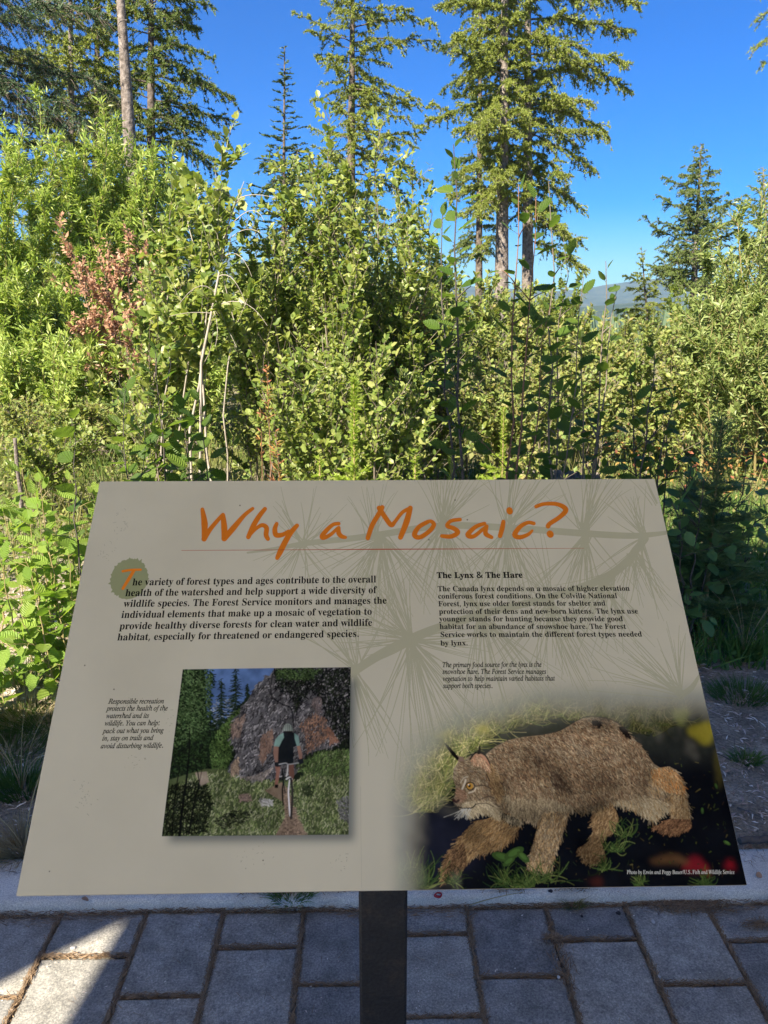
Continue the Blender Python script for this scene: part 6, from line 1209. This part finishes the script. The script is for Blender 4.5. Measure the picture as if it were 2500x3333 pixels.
# fireweed
def fireweed(label,px,py,Y,h0,seed,n=46,spread=.10):
    r=np.random.default_rng(seed); b=base_at(px,Y); t=at(px+r.uniform(-14,14),py,Y)-b; root=thing('fireweed',label,'plant',tuple(b),'fireweed gone to seed in the thicket')
    P=bez(np.zeros((1,3)),np.array([t*.5+[.02,0,0]]),np.array([t]),8); g=Geo(); tubes(g,P,np.linspace(.004,.0015,8)[None],5); g.build('stem',M['stem_red'],root,True)
    u=r.uniform(1-h0,1,n); Q=np.array([t*a for a in u]); az=r.uniform(0,6.28,n); d=nrmz(np.c_[np.cos(az),np.sin(az),r.uniform(.2,.9,n)]); g=Geo(); scatter(g,LEAF4,Q,d,rdir(n,r)+[0,0,.6],r.uniform(.6,1.2,n)*spread*(1.25-u),.009); g.build('leaf',M['fireweed'],root,False,'stuff')
fireweed('rusty pink fireweed spike left of the lime green fir',868,1190,4.3,.25,151,46)
fireweed('yellowing fireweed with narrow leaves above the panel title',905,1400,4.0,.7,152,60,.16)
fireweed('small red fireweed stalk beside the dead sapling foot',835,1330,4.4,.3,153,22)
fireweed('small orange fireweed in the bushes right of centre',1378,970,5.3,.2,154,50,.12)
# fallen log and stumps in the meadow
def logthing(name,label,cat,p0,p1,r_,mat,sag=.0,seed=1):
    r=np.random.default_rng(seed); b=np.array(p0); root=thing(name,label,cat,tuple(b)); k=12; P=np.linspace(0,1,k)[:,None]*(np.array(p1)-b)[None]+r.normal(0,r_*.12,(k,3)); g=Geo(); tubes(g,P,r_*(1+r.normal(0,.06,k))*np.linspace(1,.8,k),9)
    g.add(np.vstack([[P[0]],]+[g.V[0].reshape(-1,3)[:9]]),T=[(0,1+(i+1)%9,1+i) for i in range(9)]); g.build('trunk',mat,root,True); return root
a_=gnd(-60,1474,.1); b_=gnd(650,1475,.1)
logthing('fallen_log','weathered grey log lying across the meadow behind the sunlit plants','log',(a_[0],a_[1],.10),(b_[0],b_[1]+.4,.08),.085,M['bark_dark'],seed=3)
a_=gnd(1560,1475,.1); b_=gnd(1700,1520,.1); logthing('fallen_log','short brown log seen between sapling stems above the panel','log',(a_[0],6.6,.12),(b_[0]+.5,6.3,.1),.12,M['bark'],seed=4)
logthing('fallen_stick','dark root lying behind the curb at the right edge','stick',tuple(gnd(2405,2748,.02)+[0,0,.012]),tuple(gnd(2640,2735,.02)+[0,0,.012]),.011,M['bark_dark'],seed=5)
logthing('dead_snag','crooked grey dead stem standing at the far left of the meadow','stick',tuple(base_at(50,5.)),tuple(at(48,1425,5.)),.014,M['bark'],seed=6)

# ------------------------------------------------------------------ ground cover
r=np.random.default_rng(88)
def blades(n,xy,h,w,mat,name,label,lean=.35,cat='grass'):
    z=gz(xy[:,0],xy[:,1]); Q=np.c_[xy,z-.005]; d=nrmz(np.c_[r.normal(0,lean,(len(xy),2)),np.ones(len(xy))]); az=r.uniform(0,6.28,len(xy)); nr=np.c_[np.cos(az),np.sin(az),np.zeros(len(xy))]
    tpl=(np.array([(0,-.5,0),(0,.5,0),(.55,.32,.06),(.55,-.32,.06),(1,0,.3)]),np.array([(0,1,2),(0,2,3),(3,2,4)]))
    g=Geo(); scatter(g,tpl,Q,d,nr,h*r.uniform(.4,1.2,len(xy)),w); o=g.build(name,mat); return tag(o,label,cat,kind='stuff')
n=23000; y=4+r.random(n)**.8*9; x=r.uniform(-1,1,n)*(y*.62+.5); blades(n,np.c_[x,y],.28,.012,M['grass'],'meadow_grass','sun bleached meadow grass between the panel and the willows')
n=9000; y=r.uniform(3.0,6,n); x=r.uniform(-.1,1,n)*(y*.6); blades(n,np.c_[x,y],.2,.008,M['grass_green'],'shaded_grass','green grass growing in the shade under the saplings')
# low ground plants (vaccinium like) as one mass
n=19000; y=3.4+r.random(n)*7; x=r.uniform(-1,1,n)*(y*.62+.4); ok=(np.sin(x*1.9+y*1.1)+np.sin(x*3.1-y*2.3)+r.normal(0,.5,n))>-.2; x,y=x[ok],y[ok]; n=len(x)
g=Geo(); scatter(g,LEAF4,np.c_[x,y,gz(x,y)+r.random(n)**1.5*.28],rdir(n,r)+[0,0,.3],rdir(n,r)*.6+[0,0,1],r.uniform(.03,.06,n),.022); tag(g.build('undergrowth',M['yellowing']),'low yellow green undergrowth carpeting the meadow floor','undergrowth',kind='stuff')
# autumn red low plants in the sunlit gap on the right
n=1000; x=r.uniform(2.1,4.2,n); y=r.uniform(6.,9,n); g=Geo(); scatter(g,LEAF4,np.c_[x,y,gz(x,y)+r.random(n)*.35],rdir(n,r)+[0,0,.3],rdir(n,r)*.6+[0,0,1],r.uniform(.04,.07,n),.03); tag(g.build('red_undergrowth',M['fireweed']),'red and yellow low plants in the sunlit gap at the right','undergrowth',kind='stuff')
n=3600; x=r.uniform(-6,-.8,n); y=r.uniform(7.5,10,n); ok=np.sin(x*2.1+1)+np.sin(y*2.7+x)+r.normal(0,.4,n)>0; x,y=x[ok],y[ok]; n=len(x); g=Geo(); scatter(g,LEAF4,np.c_[x,y,gz(x,y)+r.random(n)*.4],rdir(n,r)+[0,0,.3],rdir(n,r)*.6+[0,0,1],r.uniform(.04,.07,n),.03); tag(g.build('golden_undergrowth',M['yellowing']),'golden low bushes at the back of the meadow beside the grey log','undergrowth',kind='stuff')
# chips, needles and twigs on the soil strip
n=15000; y=1.88+r.random(n)**1.3*2.2; x=r.uniform(-2.2,2.4,n); g=Geo(); scatter(g,LEAF4,np.c_[x,y,gz(x,y)+r.uniform(.001,.008,n)],np.c_[r.normal(size=(n,2)),r.normal(0,.18,n)],rdir(n,r)*.3+[0,0,1],r.uniform(.012,.045,n),r.uniform(.003,.009,n)); tag(g.build('wood_chips',M['chips']),'grey wood chips and bark crumbs on the soil behind the curb','wood chips',kind='stuff')
n=9000; y=1.8+r.random(n)**1.6*2.2; x=r.uniform(-2.2,2.4,n); g=Geo(); scatter(g,NEEDLE,np.c_[x,y,np.where(y<1.87,.037,gz(x,y)+.007)+r.random(n)*.003],np.c_[r.normal(size=(n,2)),r.normal(0,.06,n)],rdir(n,r)*.2+[0,0,1],r.uniform(.03,.06,n),.0018)
keep=None; tag(g.build('fallen_needles',M['litter']),'brown fallen conifer needles strewn over the soil strip','needles',kind='stuff')
# needles packed into the paver joints
Q=[];D=[]
for X in JX[1:]:
    k=1500; yy=r.uniform(.9,1.70,k); wide=.0013+.0028*(np.sin(yy*23+X*9)>.5)+(.012*np.exp(-((yy-1.52)/.07)**2) if abs(X-JX[11])<.01 else 0); Q.append(np.c_[X+r.normal(0,1,k)*wide,yy,r.uniform(-.012,.004,k)]); D.append(np.c_[r.normal(0,.5,k),r.choice([-1,1],k),r.normal(0,.12,k)])
for (x0,x1,b) in JY:
    if b<.9: continue
    k=260; Q.append(np.c_[r.uniform(x0,x1,k),b+r.normal(0,.0018,k),r.uniform(-.012,.004,k)]); D.append(np.c_[r.choice([-1,1],k),r.normal(0,.45,k),r.normal(0,.12,k)])
k=4600; xx=r.uniform(-1.6,1.8,k); Q.append(np.c_[xx,1.698-np.abs(r.normal(0,.006+.010*(np.sin(xx*7+1)>.3),k)),r.uniform(-.01,.008,k)]); D.append(np.c_[r.choice([-1,1],k),r.normal(0,.3,k),r.normal(0,.15,k)])
for (px,py,s_,k) in ((2270,2955,.05,420),(2180,2950,.035,260),(1650,2928,.03,160),(900,2925,.05,420),(1100,2925,.03,220),(2470,3015,.02,180),(1800,3060,.012,160),(1870,2925,.03,160)):
    c=gnd(px,py); Q.append(np.c_[r.normal(c[0],s_,k),np.minimum(r.normal(c[1],s_*.28,k),1.699) if py>2930 else r.normal(c[1],s_*.3,k),r.uniform(.002,.008,k)+(0 if py>2930 else .034)]); D.append(np.c_[r.normal(size=(k,2))*[1,.5],r.normal(0,.1,k)])
Q=np.vstack(Q);D=np.vstack(D); n=len(Q); D=nrmz(D); Lq=r.uniform(.014,.036,n); g=Geo(); Q[:,2]+=.003; scatter(g,NEEDLE,Q-D*Lq[:,None]*.5,D,rdir(n,r)*.35+[0,0,1],Lq,.0021); tag(g.build('joint_needles',M['litter']),'rust brown needles packed into the joints between pavers','needles',kind='stuff')
# grass tufts one can count
def tuft(label,c,n,h,w,mat,sp,rad_,stalks=0,cat='grass tuft'):
    root=thing('grass_tuft',label,cat,tuple(c),'grass tufts beside the paving'); a=r.uniform(0,6.28,n); q=r.random(n)**.5*rad_; Q=np.c_[np.cos(a)*q,np.sin(a)*q*.7,np.zeros(n)]; d=nrmz(np.c_[np.cos(a)*sp*(.3+q/rad_),np.sin(a)*sp*(.3+q/rad_),np.ones(n)]+rdir(n,r)*.25); E=Q+d*(h*r.uniform(.5,1.15,n))[:,None]; Mi=Q+(E-Q)*.55+[0,0,h*.15]; E[:,2]-=h*.12
    B=bez(Q,Mi,E,5); t=np.linspace(1,.12,5); g=Geo(); tubes(g,B,np.full((n,1),w*.5)*t[None],3); g.build('blade',mat,root,False,'stuff')
    if stalks:
        a=r.uniform(0,6.28,stalks); E=np.c_[np.cos(a)*h*1.3,np.sin(a)*h*.8,r.uniform(1.2,2.4,stalks)*h]; B=bez(np.zeros((stalks,3)),E*[.2,.2,.6],E,8)
        for i in range(stalks):
            g=Geo(); tubes(g,B[i],np.linspace(.0014,.0007,8),4); g.build('dry_stalk',M['grass_dry'],root,False)
    return root
def gc(px,py): c=gnd(px,py,.02); return (c[0],c[1],float(gz(c[0],c[1])) if c[1]>1.87 else (.034 if c[1]>1.7 else 0.))
tuft('green tuft with tall straw stalks right of the panel',gc(2420,2140),260,.15,.0035,M['grass_green'],.7,.07,9)
tuft('low spreading green grass patch on the soil right of the panel',gc(2420,2270),420,.07,.003,M['grass_green'],.9,.13)
tuft('small green sprig in the chips near the right panel edge',gc(2430,2470),140,.05,.003,M['grass_green'],1.,.05)
tuft('green tuft in shade left of the panel under long straw stalks',gc(70,2560),360,.13,.0032,M['grass_green'],.8,.1,8)
tuft('dry tan tuft in the lower left behind the curb',gc(80,2760),520,.12,.0022,M['grass_dry'],1.2,.08,5)
tuft('sunlit green tuft left of the panel below the leafy plants',gc(235,2190),420,.15,.0035,M['grass_green'],.7,.1,7)
tuft('sunlit short grass at the shadow edge on the left',gc(150,2350),420,.07,.003,M['grass'],.9,.16)
tuft('dry tan sunlit grass at the left picture edge',gc(70,2345),300,.06,.003,M['grass_dry'],1.,.12)
tuft('dry sunlit grass against the panel left edge above the shadow line',gc(235,2335),260,.06,.003,M['grass_dry'],1.,.10)
tuft('sunlit dark green tuft among broad leaves at the left edge',gc(80,2230),260,.13,.0035,M['grass_green'],.8,.09)
tuft('half shaded grass patch at the left edge of the soil strip',gc(20,2430),420,.08,.003,M['grass'],.9,.14)
tuft('wispy green tuft between curb and pavers left of the post',gc(950,2935),230,.05,.0018,M['grass_green'],1.2,.05)
tuft('tiny tuft between curb and pavers under the lynx',gc(1865,2925),110,.04,.0018,M['grass'],1.1,.025)
tuft('low grass below the leafy plants near the panel left edge',gc(300,2260),260,.09,.003,M['grass'],.8,.1)
# low weeds and red leaves right of the panel
for i,(px,py,lb) in enumerate(((2210,2060,'small round leaved weed touching the panel right edge'),(2310,2170,'flat green weed below the red leaves'))):
    c=gc(px,py); sapling('weed',lb,'plant',c,[np.array(c)+[.03,0,.08],np.array(c)+[-.04,.02,.05],np.array(c)+[.06,-.02,.04]],.045,14,M['shade_leaf'],M['stem_dark'],'round',seed=160+i,r0=.002,lo=.2,side=2,blen=.05)
def loose_leaf(label,px,py,L,mat,h=.0,kind='round',cat='leaf',z0=None):
    c=gnd(px,py,z0 if z0 is not None else .02+h); ob=bpy.data.objects.new('fallen_leaf',leaf_mesh(mat,kind,int(r.integers(0,5)))); COL.objects.link(ob); ob.location=(c[0],c[1],(z0 if z0 is not None else float(gz(c[0],c[1]))+h)+.006); ob.rotation_euler=(r.normal(0,.35),r.normal(0,.35),r.uniform(0,6.28)); ob.scale=(L,)*3; tag(ob,label,cat)
M['red_big']=leafmat('red_broad_leaf',[(.33,.05,.035),(.4,.10,.05)],.35,gloss=.2)
loose_leaf('red leaf on the soil right of the panel',2285,2035,.075,M['red_big'],.03); loose_leaf('second red leaf lower beside the first',2325,2070,.055,M['red_big'],.02)
loose_leaf('orange leaf in the meadow above the panel left corner',256,1495,.08,M['dead'],.15); loose_leaf('tan leaf lying on the curb at the right',2478,2853,.018,M['dead'],z0=.036); loose_leaf('small dark leaf on the curb left of the post',265,2930,.02,M['dead'],z0=.036)
# pebbles and debris on the pavers
def pebble(label,px,py,s,mat,z=.0,sq=.6):
    c=gnd(px,py,z); bm=bmesh.new(); bmesh.ops.create_icosphere(bm,subdivisions=2,radius=s)
    for v in bm.verts: v.co=v.co*(1+.22*math.sin(v.co.x*9/s*.3+px)+r.normal(0,.05)); v.co.z*=sq
    me=bpy.data.meshes.new('pebble'); bm.to_mesh(me); bm.free(); me.materials.append(mat); o=bpy.data.objects.new('pebble',me); COL.objects.link(o); o.location=(c[0],c[1],z+s*sq*.8); tag(o,label,'pebble','loose pebbles on the paving')
pw_=surf('pale_pebble',[(.4,.39,.37),(.55,.54,.5)],60,.8,.2,.002); pd_=surf('dark_pebble',[(.025,.02,.02),(.05,.045,.04)],60,.8,.2,.002)
pebble('pale pebble on the wide paver right of the panel middle',2125,3003,.0055,pw_); pebble('white pebble in the joint near the bottom right',2145,3181,.0042,pw_); pebble('pale pebble at the crossing of two joints under the lynx',1818,3183,.0045,pw_); pebble('dark crumb on the pale paver under the lynx',2010,2975,.006,pd_); pebble('small dark crumb left of the larger one',1893,2984,.004,pd_); pebble('dark crumb on the curb right of the red ring',1790,2903,.0055,pd_,.035)
pebble('tan pebble in the sunlit wedge at the lower left',237,3088,.006,pw_)
n=520; x=r.uniform(-1.3,1.4,n); y=r.uniform(.95,1.86,n); g=Geo(); scatter(g,LEAF4,np.c_[x,y,np.where(y>1.7,.037,.004)],np.c_[r.normal(size=(n,2)),r.normal(0,.2,n)],rdir(n,r)*.3+[0,0,1],r.uniform(.0025,.008,n),.003); tag(g.build('crumbs',M['chips']),'specks of bark and grit scattered over pavers and curb','debris',kind='stuff')
n=330; x=r.uniform(-1.3,1.4,n); y=r.uniform(.95,1.86,n); g=Geo(); scatter(g,NEEDLE,np.c_[x,y,np.where(y>1.7,.037,.0045)],np.c_[r.normal(size=(n,2)),r.normal(0,.04,n)],rdir(n,r)*.2+[0,0,1],r.uniform(.02,.04,n),.0012); tag(g.build('stray_needles',M['litter']),'single needles lying loose on pavers and curb','needles',kind='stuff')
c=gnd(1425,2915,.036); t=np.linspace(0,2*math.pi,25); g=Geo()
P=np.c_[.0095*np.cos(t)+.001*np.sin(3*t),.008*np.sin(t),.0006*np.sin(2*t)]; tubes(g,P,np.full(25,.0018),6); P2=P*.8+[.001,.001,.002]; tubes(g,P2,np.full(25,.0015),6)
o=g.build('rubber_ring',surf('red_rubber',[(.35,.02,.02),(.45,.03,.03)],40,.5,.1,.001),smooth=True); o.location=(c[0],c[1],.037); tag(o,'small red twisted ring lying on the curb right of the post','ring')
for i,(a,b,lb) in enumerate((((1530,2945),(1700,2905),'long straw stalk lying across curb and paver'),((2230,2320),(2235,2400),'upright bleached twig on the soil right of the panel'),((2310,2440),(2380,2470),'grey twig on the chips right of the panel'),((2290,2530),(2330,2600),'bent twig on the chips near the panel edge'),((2400,2620),(2490,2660),'twig on the soil above the curb'))):
    za=.036 if a[1]>2880 else .03
    p0=gnd(*a,za);p1=gnd(*b,za+.004); zz=lambda p:(za if a[1]>2880 else float(gz(p[0],p[1]))+.008)
    g=Geo(); P=bez(np.array([[0,0,0.]]),np.array([(p1-p0)*.5+[.004,.003,.006]]),np.array([[p1[0]-p0[0],p1[1]-p0[1],.004]]),7); tubes(g,P,np.linspace(.0016,.0009,7)[None]*(1 if i==0 else 1.7),5); o=g.build('twig',M['grass_dry'] if i==0 else M['bark'],smooth=True); o.location=(p0[0],p0[1],zz(p0)); tag(o,lb,'twig')

# ------------------------------------------------------------------ air
g=Geo(); g.box(-2500,2500,-40,3600,-17,212)
m,nt,out=newmat('air'); v=nt.nodes.new('ShaderNodeVolumePrincipled'); v.inputs['Color'].default_value=(.5,.70,1,1); v.inputs['Density'].default_value=.0002; v.inputs['Anisotropy'].default_value=.3; nt.links.new(v.outputs[0],out.inputs['Volume'])
if HAZE: tag(g.build('haze',m),kind='stuff')
